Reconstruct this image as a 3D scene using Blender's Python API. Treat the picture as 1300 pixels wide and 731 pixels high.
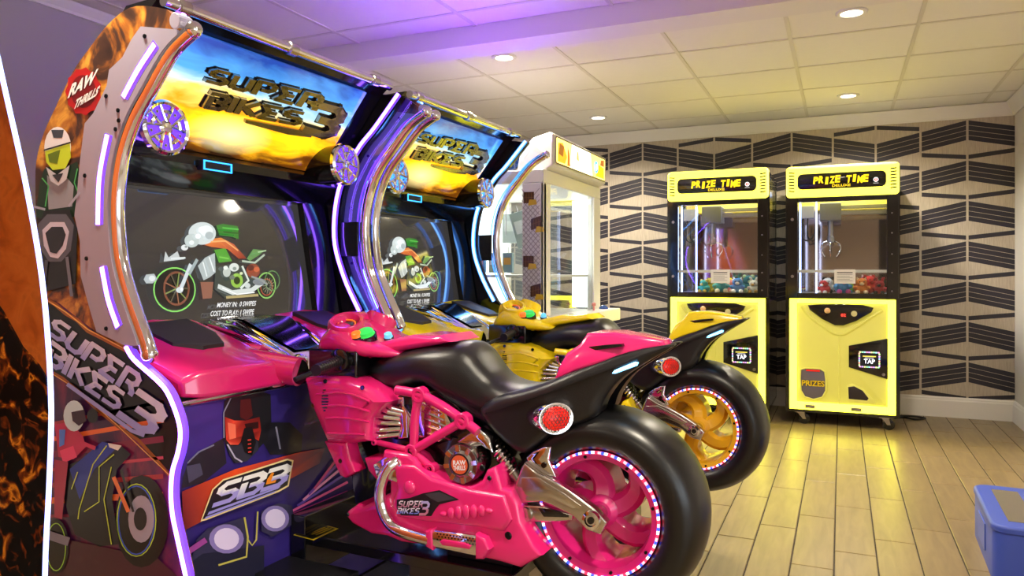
import bpy, math, random
from mathutils import Vector, Matrix
random.seed(7)
for o in list(bpy.data.objects): bpy.data.objects.remove(o)
scene = bpy.context.scene
col = scene.collection
R = math.radians

# ------------------------------------------------------------ camera
F, CX, CY, CAMH = 945.0, 650.0, 346.0, 1.20
YAW, TH, PITCH_S = R(23.86), R(2.3), 1.24
cam = bpy.data.cameras.new('camera'); cam_o = bpy.data.objects.new('camera', cam); col.objects.link(cam_o)
cam.sensor_width = 36.0; cam.sensor_fit = 'HORIZONTAL'; cam.lens = F / 1300 * 36
cam.shift_y = -(365.5 - CY) / 1300
cam_o.location = (0, 0, CAMH); cam_o.rotation_euler = (R(90), 0, YAW)
cam.clip_start = 0.02
scene.camera = cam_o
# ------------------------------------------------------------ world, exposure
DAY = 4.5                # overcast daylight outside added windows, unseen behind the viewer
wd = bpy.data.worlds.new('world'); scene.world = wd; wd.use_nodes = True
wd.node_tree.nodes['Background'].inputs[0].default_value = (.86, .92, 1, 1)
wd.node_tree.nodes['Background'].inputs[1].default_value = DAY
vs = scene.view_settings
vs.view_transform = 'Standard'; vs.look = 'None'; vs.gamma = 1; vs.use_curve_mapping = False; vs.exposure = 0.6
LAMP_W = 120.0            # each recessed ceiling lamp
LAMP_COL = (1.0, .89, .70)

# ------------------------------------------------------------ pixel -> place helpers
fwd = Vector((-math.sin(YAW), math.cos(YAW), 0)); rgt = Vector((math.cos(YAW), math.sin(YAW), 0)); C0 = Vector((0, 0, CAMH))
wv = Vector((math.sin(TH), math.cos(TH), 0)); nv = Vector((math.cos(TH), -math.sin(TH), 0))
def ray(u, v): return fwd + rgt * ((u - CX) / F) - Vector((0, 0, (v - CY) / F))
RP = 0.105
ORG = C0 + ray(759, 653) * 2.03; ORG.z = 0; ORG = ORG + wv * RP          # base point of the near motorcycle
def tol(p): return Vector((p.dot(nv), p.dot(wv), p.z))
CL = tol(C0 - ORG)
def hit(u, v, P0, N):                       # pixel onto a plane given in the games' own frame
    d = tol(ray(u, v)); P0 = Vector(P0); N = Vector(N)
    return CL + d * ((P0 - CL).dot(N) / d.dot(N))
def onY(pts, y): return [(lambda p: (p.x, p.z))(hit(u, v, (0, y, 0), (0, 1, 0))) for u, v in pts]
def onX(pts, x): return [(lambda p: (p.y, p.z))(hit(u, v, (x, 0, 0), (1, 0, 0))) for u, v in pts]

# ------------------------------------------------------------ materials
def lin(c):
    if isinstance(c, str):
        c = [int(c[i:i + 2], 16) / 255 for i in (1, 3, 5)]
    return tuple(x / 12.92 if x <= .04045 else ((x + .055) / 1.055) ** 2.4 for x in c[:3]) + (1,)
def mat(name, c, rough=.5, metal=0, emit=None, es=0, coat=0, vary=0, vscale=8, bump=0, spec=.5, alpha=1, trans=0):
    m = bpy.data.materials.new(name); m.use_nodes = True; nt = m.node_tree; b = nt.nodes['Principled BSDF']
    b.inputs['Base Color'].default_value = lin(c); b.inputs['Roughness'].default_value = rough; b.inputs['Metallic'].default_value = metal
    b.inputs['Coat Weight'].default_value = coat; b.inputs['Coat Roughness'].default_value = .06; b.inputs['Specular IOR Level'].default_value = spec
    b.inputs['Alpha'].default_value = alpha; b.inputs['Transmission Weight'].default_value = trans
    if emit: b.inputs['Emission Color'].default_value = lin(emit); b.inputs['Emission Strength'].default_value = es
    if vary or bump:
        tc = nt.nodes.new('ShaderNodeTexCoord'); n = nt.nodes.new('ShaderNodeTexNoise'); n.inputs['Scale'].default_value = vscale; n.inputs['Detail'].default_value = 4
        nt.links.new(tc.outputs['Object'], n.inputs['Vector'])
        if vary:
            r = nt.nodes.new('ShaderNodeMapRange'); r.inputs[3].default_value = 1 - vary; r.inputs[4].default_value = 1 + vary
            mx = nt.nodes.new('ShaderNodeMix'); mx.data_type = 'RGBA'; mx.blend_type = 'MULTIPLY'; mx.inputs[0].default_value = 1
            nt.links.new(n.outputs['Fac'], r.inputs[0]); mx.inputs[6].default_value = lin(c); nt.links.new(r.outputs[0], mx.inputs[7]); nt.links.new(mx.outputs[2], b.inputs['Base Color'])
        if bump:
            bp_ = nt.nodes.new('ShaderNodeBump'); bp_.inputs['Strength'].default_value = bump; bp_.inputs['Distance'].default_value = .004
            nt.links.new(n.outputs['Fac'], bp_.inputs['Height']); nt.links.new(bp_.outputs[0], b.inputs['Normal'])
    return m
def attr_mat(name, rough=.35, es=0, base=1, coat=0):
    m = bpy.data.materials.new(name); m.use_nodes = True; nt = m.node_tree; b = nt.nodes['Principled BSDF']
    a = nt.nodes.new('ShaderNodeAttribute'); a.attribute_name = 'Col'
    if base: nt.links.new(a.outputs['Color'], b.inputs['Base Color'])
    else: b.inputs['Base Color'].default_value = (.004, .004, .005, 1); b.inputs['Specular IOR Level'].default_value = 1.0
    b.inputs['Roughness'].default_value = rough; b.inputs['Coat Weight'].default_value = coat
    if es: nt.links.new(a.outputs['Color'], b.inputs['Emission Color']); b.inputs['Emission Strength'].default_value = es
    return m
def ramp_mat(name, stops, scale=6, detail=6, rough=.4, dist=1.2, axis=None, ns=.35, es=0, stretch=(1, 1, 1), coat=0):
    """noise through a colour ramp; with axis, the ramp follows that coordinate (Generated) plus noise"""
    m = bpy.data.materials.new(name); m.use_nodes = True; nt = m.node_tree; b = nt.nodes['Principled BSDF']; L = nt.links.new
    tc = nt.nodes.new('ShaderNodeTexCoord'); mp = nt.nodes.new('ShaderNodeMapping'); mp.inputs['Scale'].default_value = stretch
    L(tc.outputs['Object'], mp.inputs['Vector'])
    n = nt.nodes.new('ShaderNodeTexNoise'); n.inputs['Scale'].default_value = scale; n.inputs['Detail'].default_value = detail; n.inputs['Distortion'].default_value = dist
    L(mp.outputs[0], n.inputs['Vector'])
    cr = nt.nodes.new('ShaderNodeValToRGB'); el = cr.color_ramp.elements
    while len(el) < len(stops): el.new(.5)
    for e, (p, c) in zip(el, stops): e.position = p; e.color = lin(c)
    if axis is None: L(n.outputs['Fac'], cr.inputs[0])
    else:
        sp = nt.nodes.new('ShaderNodeSeparateXYZ'); L(tc.outputs['Generated'], sp.inputs[0])
        s = nt.nodes.new('ShaderNodeMath'); s.operation = 'SUBTRACT'; s.inputs[1].default_value = .5; L(n.outputs['Fac'], s.inputs[0])
        f = nt.nodes.new('ShaderNodeMath'); f.operation = 'MULTIPLY_ADD'; f.inputs[1].default_value = ns; L(s.outputs[0], f.inputs[0]); L(sp.outputs[axis], f.inputs[2])
        L(f.outputs[0], cr.inputs[0])
    L(cr.outputs[0], b.inputs['Base Color']); b.inputs['Roughness'].default_value = rough; b.inputs['Coat Weight'].default_value = coat
    if es: L(cr.outputs[0], b.inputs['Emission Color']); b.inputs['Emission Strength'].default_value = es
    return m
M = {}
M['pink'] = mat('pink_plastic', '#dc2070', .22, coat=.6, vary=.04)
M['yellow'] = mat('yellow_plastic', '#ffe312', .22, coat=.6, vary=.04)
M['pink_rim'] = mat('pink_rim', '#cf1f76', .3, coat=.4)
M['yellow_rim'] = mat('yellow_rim', '#dba419', .3, coat=.4)
M['black'] = mat('black_satin', '#17171a', .42, vary=.1)
M['gloss'] = mat('black_gloss', '#0d0d10', .12, coat=.5)
M['seat'] = mat('black_vinyl', '#131216', .32, bump=.15, vscale=350)
M['rubber'] = mat('tyre_rubber', '#0d0c0e', .33, vary=.12, vscale=12)
M['chrome'] = mat('chrome', '#e8e6ea', .07, 1)
M['chrome_soft'] = mat('brushed_chrome', '#c9c4c0', .2, 1, vary=.08)
M['smoke'] = mat('dark_chrome', '#9c9894', .2, 1)
M['grey'] = mat('lilac_grey_plate', '#a9a4b8', .35, vary=.04)
M['screw'] = mat('dark_screw', '#141416', .3, .6)
M['white'] = mat('white_enamel', '#e9e6e4', .3)
M['ledp'] = mat('led_purple', '#b9a0ff', .4, emit='#8450ff', es=14)
M['ledb'] = mat('led_blue', '#9fd0ff', .4, emit='#68aaff', es=6.5)
M['ledp_dim'] = mat('led_purple_dim', '#5b35d8', .4, emit='#5a30e0', es=1.6)
M['ledb_dim'] = mat('led_blue_dim', '#3570d8', .4, emit='#3c86f0', es=1.6)
M['ledw'] = mat('led_cool_white', '#d8e4ff', .4, emit='#b4c8ff', es=3)
M['ledx'] = mat('led_pale_blue', '#c8d4ff', .4, emit='#8a9cff', es=2.6)
M['added_violet'] = mat('added_violet_glow', '#9a60ff', .4, emit='#8a3aff', es=110)
M['cyan_s'] = mat('sensor_blue', '#3090ff', .4, emit='#2a9cff', es=2)
M['print'] = attr_mat('print_gloss', .3, coat=.3)
M['lit'] = attr_mat('lit_print', .2, es=1.0)
M['led'] = attr_mat('led_dots', .3, es=1.8)
M['screen'] = attr_mat('screen_glow', .06, es=.8, base=0)
M['green'] = mat('green_button', '#27c04a', .3, emit='#27c04a', es=.5)
M['orange'] = mat('orange_button', '#f07020', .3, emit='#f07020', es=.5)
M['blue_b'] = mat('blue_button', '#5fc0f0', .3, emit='#5fc0f0', es=.5)
M['red_l'] = mat('red_lens', '#c01414', .25, emit='#ff2a18', es=.35)
M['red_hot'] = mat('red_lens_lit', '#ff5030', .25, emit='#ff4a2e', es=4)
M['cyan_l'] = mat('cyan_strip', '#bfeaff', .3, emit='#5fc0ff', es=3)
M['mesh'] = mat('dark_grille', '#2a2024', .5, vary=.3, vscale=260)
def clear_mat(name, tint=(1, 1, 1), refl=.12, rough=.02):
    m = bpy.data.materials.new(name); m.use_nodes = True; nt = m.node_tree; nt.nodes.clear()
    o = nt.nodes.new('ShaderNodeOutputMaterial'); t = nt.nodes.new('ShaderNodeBsdfTransparent'); g = nt.nodes.new('ShaderNodeBsdfGlossy')
    t.inputs[0].default_value = (*tint, 1); g.inputs['Roughness'].default_value = rough; mx = nt.nodes.new('ShaderNodeMixShader')
    lw = nt.nodes.new('ShaderNodeLayerWeight'); lw.inputs[0].default_value = .5
    pw = nt.nodes.new('ShaderNodeMath'); pw.operation = 'POWER'; pw.inputs[1].default_value = 5; nt.links.new(lw.outputs['Facing'], pw.inputs[0])
    ad = nt.nodes.new('ShaderNodeMath'); ad.operation = 'MULTIPLY_ADD'; ad.inputs[1].default_value = .9; ad.inputs[2].default_value = refl; ad.use_clamp = True
    nt.links.new(pw.outputs[0], ad.inputs[0]); nt.links.new(ad.outputs[0], mx.inputs[0]); nt.links.new(t.outputs[0], mx.inputs[1]); nt.links.new(g.outputs[0], mx.inputs[2]); nt.links.new(mx.outputs[0], o.inputs[0])
    return m
M['glass'] = clear_mat('clear_glass', (.95, .97, .97), .045)
M['acrylic'] = clear_mat('clear_acrylic', (.93, .95, 1), .06)
M['smoked'] = clear_mat('smoked_acrylic', (.1, .1, .14), .05)

# ------------------------------------------------------------ mesh helpers
class MB:
    def __init__(s): s.v = []; s.f = []; s.c = []
    def add(s, vs_, fs, c=None):
        k = len(s.v); s.v += [tuple(p) for p in vs_]; s.f += [tuple(i + k for i in f) for f in fs]
        if c is not None:
            s.c += ([lin(c)] * len(vs_)) if isinstance(c, (str, tuple)) else [lin(x) for x in c]
        return s
    def box(s, x0, x1, y0, y1, z0, z1, c=None):
        return s.add([(x0, y0, z0), (x1, y0, z0), (x1, y1, z0), (x0, y1, z0), (x0, y0, z1), (x1, y0, z1), (x1, y1, z1), (x0, y1, z1)],
                     [(0, 3, 2, 1), (4, 5, 6, 7), (0, 1, 5, 4), (1, 2, 6, 5), (2, 3, 7, 6), (3, 0, 4, 7)], c)
    def prism(s, pts, a0, a1, axis='y', c=None):
        n = len(pts)
        def P(p, a): return (p[0], a, p[1]) if axis == 'y' else ((a, p[0], p[1]) if axis == 'x' else (p[0], p[1], a))
        vs_ = [P(p, a0) for p in pts] + [P(p, a1) for p in pts]
        fs = [tuple(range(n)), tuple(range(2 * n - 1, n - 1, -1))] + [(i, i + n, (i + 1) % n + n, (i + 1) % n) for i in range(n)]
        return s.add(vs_, fs, c)
    def tube(s, pts, r, n=10, closed=False, c=None, caps=True):
        pts = [Vector(p) for p in pts]; m = len(pts); rs = r if isinstance(r, (list, tuple)) else [r] * m
        prev = None; vs_ = []
        for i, p in enumerate(pts):
            if closed: t = pts[(i + 1) % m] - pts[i - 1]
            else: t = pts[min(i + 1, m - 1)] - pts[max(i - 1, 0)]
            t.normalize()
            if prev is None:
                a = Vector((0, 0, 1)) if abs(t.z) < .9 else Vector((1, 0, 0)); nrm = t.cross(a).normalized()
            else: nrm = (prev - t * prev.dot(t)).normalized()
            prev = nrm; bi = t.cross(nrm)
            for k in range(n):
                an = 2 * math.pi * k / n; vs_.append(p + (nrm * math.cos(an) + bi * math.sin(an)) * rs[i])
        fs = []
        for i in range(m if closed else m - 1):
            j = (i + 1) % m
            for k in range(n): fs.append((i * n + k, i * n + (k + 1) % n, j * n + (k + 1) % n, j * n + k))
        if not closed and caps: fs += [tuple(range(n - 1, -1, -1)), tuple(range((m - 1) * n, m * n))]
        return s.add(vs_, fs, c)
    def lathe(s, prof, cen, axis='y', n=32, c=None, closed=False):
        """prof: (along, radius)"""
        cx, cy, cz = cen; vs_ = []
        for a, r in prof:
            for k in range(n):
                t = 2 * math.pi * k / n; p, q = r * math.cos(t), r * math.sin(t)
                vs_.append((cx + p, cy + a, cz + q) if axis == 'y' else ((cx + a, cy + p, cz + q) if axis == 'x' else (cx + p, cy + q, cz + a)))
        m = len(prof); fs = []
        for i in range(m if closed else m - 1):
            j = (i + 1) % m
            for k in range(n): fs.append((i * n + k, i * n + (k + 1) % n, j * n + (k + 1) % n, j * n + k))
        if not closed:
            if prof[0][1] > 1e-6: fs.append(tuple(range(n - 1, -1, -1)))
            if prof[-1][1] > 1e-6: fs.append(tuple(range((m - 1) * n, m * n)))
        return s.add(vs_, fs, c)
    def pillow(s, pts, y0, y1, r, steps=4, axis='y'):
        """moulded plate: outline pts, from y0 to the rounded face at y1"""
        if area(pts) < 0: pts = pts[::-1]
        d = 1 if y1 > y0 else -1; n = len(pts); rings = [(0, y0)]
        for k in range(steps + 1):
            a = math.pi / 2 * k / steps; rings.append((r * (1 - math.cos(a)), y1 - d * r * (1 - math.sin(a))))
        vs_ = []; lim = inset_limits(pts)
        for ins, y in rings:
            for p in inset(pts, ins, lim): vs_.append((p[0], y, p[1]) if axis == 'y' else ((y, p[0], p[1]) if axis == 'x' else (p[0], p[1], y)))
        fs = []
        for i in range(len(rings) - 1):
            for k in range(n): fs.append((i * n + k, i * n + (k + 1) % n, (i + 1) * n + (k + 1) % n, (i + 1) * n + k))
        fs += [tuple(range(n - 1, -1, -1)), tuple(range((len(rings) - 1) * n, len(rings) * n))]
        return s.add(vs_, fs)
    def ball(s, c, r, n=12, m=8, col_=None):
        r = r if isinstance(r, (tuple, list)) else (r, r, r); vs_ = []; fs = []
        for i in range(m + 1):
            a = math.pi * i / m
            for k in range(n):
                t = 2 * math.pi * k / n; vs_.append((c[0] + r[0] * math.sin(a) * math.cos(t), c[1] + r[1] * math.sin(a) * math.sin(t), c[2] + r[2] * math.cos(a)))
        for i in range(m):
            for k in range(n): fs.append((i * n + k, (i + 1) * n + k, (i + 1) * n + (k + 1) % n, i * n + (k + 1) % n))
        return s.add(vs_, fs, col_)
    def mesh(s, name, m, smooth=True, ang=35):
        me = bpy.data.meshes.new(name); me.from_pydata(s.v, [], s.f)
        if s.c:
            at = me.color_attributes.new('Col', 'FLOAT_COLOR', 'POINT')
            for i, c in enumerate(s.c[:len(s.v)]): at.data[i].color = c
        me.materials.append(M[m] if isinstance(m, str) else m); me.validate(); me.update()
        if not s.c:
            import bmesh
            b = bmesh.new(); b.from_mesh(me); bmesh.ops.recalc_face_normals(b, faces=b.faces); b.to_mesh(me); b.free()
        if smooth:
            me.polygons.foreach_set('use_smooth', [True] * len(me.polygons)); me.set_sharp_from_angle(angle=R(ang))
        return me
    def build(s, name, m, parent=None, smooth=True, bevel=0, ang=35):
        o = bpy.data.objects.new(name, s.mesh(name, m, smooth, ang)); col.objects.link(o); o.parent = parent
        if bevel:
            b = o.modifiers.new('bevel', 'BEVEL'); b.width = bevel; b.segments = 3; b.limit_method = 'ANGLE'; b.angle_limit = R(40)
        return o
def area(p): return sum(p[i - 1][0] * p[i][1] - p[i][0] * p[i - 1][1] for i in range(len(p))) / 2
def vert_dirs(p):
    n = len(p); out = []
    for i in range(n):
        a, b, c = p[i - 1], p[i], p[(i + 1) % n]
        e1 = (b[0] - a[0], b[1] - a[1]); e2 = (c[0] - b[0], c[1] - b[1])
        l1 = math.hypot(*e1) or 1; l2 = math.hypot(*e2) or 1
        n1 = (-e1[1] / l1, e1[0] / l1); n2 = (-e2[1] / l2, e2[0] / l2)
        k = max(1 + n1[0] * n2[0] + n1[1] * n2[1], .6)
        out.append(((n1[0] + n2[0]) / k, (n1[1] + n2[1]) / k))
    return out
def inset_limits(p):
    """how far each corner may move inwards before meeting the opposite side"""
    n = len(p); dirs = vert_dirs(p); out = []
    for i in range(n):
        best = 1e9; (px, pz), (dx, dz) = p[i], dirs[i]
        for j in range(n):
            if j in (i, (i - 1) % n): continue
            (ax, az), (bx, bz) = p[j], p[(j + 1) % n]; ex, ez = bx - ax, bz - az; den = dx * ez - dz * ex
            if abs(den) < 1e-12: continue
            t = ((ax - px) * ez - (az - pz) * ex) / den; w_ = ((ax - px) * dz - (az - pz) * dx) / den
            if t > 1e-6 and -.001 <= w_ <= 1.001: best = min(best, t)
        out.append(best * .42)
    return out
def inset(p, d, lim=None):
    if d == 0: return p
    return [(q[0] + v[0] * (min(d, lim[i]) if lim else d), q[1] + v[1] * (min(d, lim[i]) if lim else d)) for i, (q, v) in enumerate(zip(p, vert_dirs(p)))]
def spline(pts, k=6, closed=False):
    P = [Vector(p) for p in pts]; n = len(P); out = []
    for i in range(n if closed else n - 1):
        if closed: a, b, c, d = P[i - 1], P[i], P[(i + 1) % n], P[(i + 2) % n]
        else: a, b, c, d = P[max(i - 1, 0)], P[i], P[i + 1], P[min(i + 2, n - 1)]
        for j in range(k):
            t = j / k; out.append(.5 * ((2 * b) + (c - a) * t + (2 * a - 5 * b + 4 * c - d) * t * t + (3 * b - a - 3 * c + d) * t ** 3))
    if not closed: out.append(P[-1])
    return [tuple(p) for p in out]
def stadium(cx, cz, L, r, ang=0, n=6):
    out = []
    for s_, sg in ((1, -1), (-1, 1)):
        for k in range(n + 1):
            a = -math.pi / 2 + math.pi * k / n + (0 if s_ > 0 else math.pi); out.append((s_ * L / 2 + r * math.cos(a), r * math.sin(a)))
    c, s = math.cos(ang), math.sin(ang)
    return [(cx + x * c - z * s, cz + x * s + z * c) for x, z in out]
def circ(cx, cz, rx, rz=None, n=20, a0=0):
    rz = rz or rx
    return [(cx + rx * math.cos(a0 + 2 * math.pi * k / n), cz + rz * math.sin(a0 + 2 * math.pi * k / n)) for k in range(n)]
def rrect(x0, x1, z0, z1, r, n=4):
    out = []
    for cx, cz, a in ((x1 - r, z1 - r, 0), (x0 + r, z1 - r, 90), (x0 + r, z0 + r, 180), (x1 - r, z0 + r, 270)):
        for k in range(n + 1): t = R(a + 90 * k / n); out.append((cx + r * math.cos(t), cz + r * math.sin(t)))
    return out
def empty(name, loc=(0, 0, 0), rz=0, label=None, cat=None, group=None):
    o = bpy.data.objects.new(name, None); col.objects.link(o); o.location = loc; o.rotation_euler = (0, 0, rz); o.empty_display_size = .1
    return tag(o, label, cat, group)
def tag(o, label=None, cat=None, group=None, kind=None):
    if label: o['label'] = label
    if cat: o['category'] = cat
    if group: o['group'] = group
    if kind: o['kind'] = kind
    return o
def part(name, me, parent, label=None):
    o = bpy.data.objects.new(name, me); col.objects.link(o); o.parent = parent
    if label: o['label'] = label
    return o
def copy_tree(o, parent=None, swap=None):
    c = o.copy(); col.objects.link(c); c.parent = parent
    if swap and o.data and o.data.materials and o.data.materials[0] in swap:
        c.data = o.data.copy(); c.data.materials[0] = swap[o.data.materials[0]]
    for ch in list(o.children): copy_tree(ch, c, swap)
    return c
# flat print: polygons with their own colours, layered a fraction of a millimetre apart
class Art(MB):
    def __init__(s, mp, eps=.0004): super().__init__(); s.mp = mp; s.k = 0; s.eps = eps
    def poly(s, pts, c, same=False):
        if not same: s.k += 1
        return s.add([s.mp(p[0], p[1], s.k * s.eps) for p in pts], [tuple(range(len(pts)))], c)
    def line(s, pts, w, c, closed=False):
        s.k += 1; P = [Vector((p[0], p[1])) for p in pts]; n = len(P); L, Rr = [], []
        for i in range(n):
            t = (P[(i + 1) % n] - P[i - 1]) if closed else P[min(i + 1, n - 1)] - P[max(i - 1, 0)]
            t.normalize(); q = Vector((-t.y, t.x)) * w / 2; L.append(P[i] + q); Rr.append(P[i] - q)
        vs_ = [s.mp(p.x, p.y, s.k * s.eps) for p in L + Rr]
        fs = [(i, (i + 1) % n, (i + 1) % n + n, i + n) for i in range(n if closed else n - 1)]
        return s.add(vs_, fs, c)
GLY = {'S': ([[(4, 6), (1, 6), (0, 5), (0, 4), (1, 3), (3, 3), (4, 2), (4, 1), (3, 0), (-.6, 0)]], 4), 'U': ([[(0, 6), (0, 1), (1, 0), (3, 0), (4, 1), (4, 6)]], 4),
       'P': ([[(0, -.4), (0, 6), (3, 6), (4, 5), (4, 3.4), (3, 2.4), (1.2, 2.4)]], 4), 'E': ([[(4.3, 6), (0, 6), (1.6, 3), (0, 0), (4.3, 0)], [(1.2, 3), (3.6, 3)]], 4),
       'R': ([[(0, -.4), (0, 6), (3, 6), (4, 5), (4, 3.6), (3, 2.6), (1.2, 2.6)], [(2.6, 2.6), (4, .8), (4, -.4)]], 4),
       'B': ([[(-.8, 6), (3, 6), (4, 5), (4, 4), (3, 3), (4, 2), (4, 1), (3, 0), (0, 0), (0, 4.4)], [(3, 3), (1.3, 3)]], 4), 'I': ([[(0, -.4), (0, 6.4)]], .2),
       'K': ([[(0, -.4), (0, 6.4)], [(4.2, 6.2), (1.2, 3), (4.2, -.2)]], 4), '3': ([[(-.5, 6), (3, 6), (4, 5), (4, 4), (3, 3), (4, 2), (4, 1), (3, 0), (-.8, 0)], [(3, 3), (.8, 3)]], 4)}
def glyph_segs(txt, gap=2.0):
    x = 0; out = []
    for ch in txt:
        st, w = GLY[ch]
        for pl in st: out.append([(x + p[0], p[1]) for p in pl])
        x += w + gap
    return out, x - gap
def seg_quads(txt, th=1.25, gap=2.0):
    """letter strokes as quads in the unit square"""
    pls, W = glyph_segs(txt, gap); qs = []
    for pl in pls:
        for i in range(len(pl) - 1):
            a, b = Vector(pl[i]), Vector(pl[i + 1]); t = (b - a).normalized(); q = Vector((-t.y, t.x)) * th / 2
            a2 = a - t * (th * .32 if i > 0 else 0); b2 = b + t * (th * .32 if i < len(pl) - 2 else 0)
            qs.append([((p.x) / W, (p.y) / 6) for p in (a2 + q, a2 - q, b2 - q, b2 + q)])
    return qs
def bil(q, a, b):       # quad TL TR BR BL, a right, b up
    t = (q[0][0] + (q[1][0] - q[0][0]) * a, q[0][1] + (q[1][1] - q[0][1]) * a); l = (q[3][0] + (q[2][0] - q[3][0]) * a, q[3][1] + (q[2][1] - q[3][1]) * a)
    return (l[0] + (t[0] - l[0]) * b, l[1] + (t[1] - l[1]) * b)
def art_word(art, txt, quad, ctop, cbot, th=1.25, gap=2.0):
    art.k += 1
    for q in seg_quads(txt, th, gap):
        cols = []
        for p in q:
            f = min(max(p[1], 0), 1); a = ctop if f > .5 else cbot; cols.append(a)
        art.k += .12; art.poly([bil(quad, *p) for p in q], cols, same=True)
def font_tris(txt, bold=0.0, shear=0):
    cu = bpy.data.curves.new('txt', 'FONT'); cu.body = txt; cu.align_x = 'CENTER'; cu.align_y = 'CENTER'; cu.offset = bold; cu.shear = shear; cu.resolution_u = 3
    o = bpy.data.objects.new('txt', cu); col.objects.link(o); dg = bpy.context.evaluated_depsgraph_get(); me = bpy.data.meshes.new_from_object(o.evaluated_get(dg))
    vs_ = [(v.co.x, v.co.y) for v in me.vertices]; fs = [tuple(p.vertices) for p in me.polygons]
    bpy.data.objects.remove(o); bpy.data.curves.remove(cu); bpy.data.meshes.remove(me)
    xs = [v[0] for v in vs_]; ys = [v[1] for v in vs_]; cx, cy = (min(xs) + max(xs)) / 2, (min(ys) + max(ys)) / 2; W, H = max(xs) - min(xs), max(ys) - min(ys)
    return [((v[0] - cx) / W, (v[1] - cy) / H) for v in vs_], fs
def art_font(art, txt, fn, c, bold=.01, shear=0):
    """fn maps (-.5..+.5, -.5..+.5) to art coordinates"""
    art.k += 1; vs_, fs = font_tris(txt, bold, shear); art.add([art.mp(*fn(*v), art.k * art.eps) for v in vs_], fs, c)

# ============================================================ THE ROOM
XL, XR, YB, YF, ZC = -3.585, 1.28, 7.126, -3.4, 2.573
XR2, YJ = 4.2, 1.6                     # nearer part of the room is wider
def wall_mat(name, c, rough=.7): return mat(name, c, rough, vary=.03, vscale=3, bump=.05)
M['wall'] = wall_mat('painted_wall', '#e2dcd4'); M['trim'] = mat('white_trim', '#ebe7e2', .4); M['tile_c'] = mat('ceiling_tile', '#f1ede6', .8, vary=.02, vscale=30, bump=.1)
M['tbar'] = mat('ceiling_grid', '#dfd9ce', .5); M['grout'] = mat('grout', '#40382e', .9)
M['leftwall'] = wall_mat('left_wall_paint', '#b4adaf')
def wood_tile():
    m = bpy.data.materials.new('wood_look_tile'); m.use_nodes = True; nt = m.node_tree; b = nt.nodes['Principled BSDF']; L = nt.links.new
    tc = nt.nodes.new('ShaderNodeTexCoord'); mp = nt.nodes.new('ShaderNodeMapping'); mp.inputs['Scale'].default_value = (9, 1.2, 1); oi = nt.nodes.new('ShaderNodeObjectInfo')
    geo = nt.nodes.new('ShaderNodeNewGeometry'); L(geo.outputs['Position'], mp.inputs['Vector'])
    n = nt.nodes.new('ShaderNodeTexNoise'); n.inputs['Scale'].default_value = 3; n.inputs['Detail'].default_value = 7; n.inputs['Distortion'].default_value = .8; L(mp.outputs[0], n.inputs['Vector'])
    cr = nt.nodes.new('ShaderNodeValToRGB'); e = cr.color_ramp.elements; e[0].position = .25; e[0].color = lin('#7c6a4d'); e[1].position = .8; e[1].color = lin('#97825c'); L(n.outputs['Fac'], cr.inputs[0])
    r = nt.nodes.new('ShaderNodeMapRange'); r.inputs[3].default_value = .94; r.inputs[4].default_value = 1.05; L(oi.outputs['Random'], r.inputs[0])
    mx = nt.nodes.new('ShaderNodeMix'); mx.data_type = 'RGBA'; mx.blend_type = 'MULTIPLY'; mx.inputs[0].default_value = 1; L(cr.outputs[0], mx.inputs[6]); L(r.outputs[0], mx.inputs[7]); L(mx.outputs[2], b.inputs['Base Color'])
    b.inputs['Roughness'].default_value = .34
    bp_ = nt.nodes.new('ShaderNodeBump'); bp_.inputs['Strength'].default_value = .12; bp_.inputs['Distance'].default_value = .003; L(n.outputs['Fac'], bp_.inputs['Height']); L(bp_.outputs[0], b.inputs['Normal'])
    return m
M['tile_f'] = wood_tile()
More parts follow.
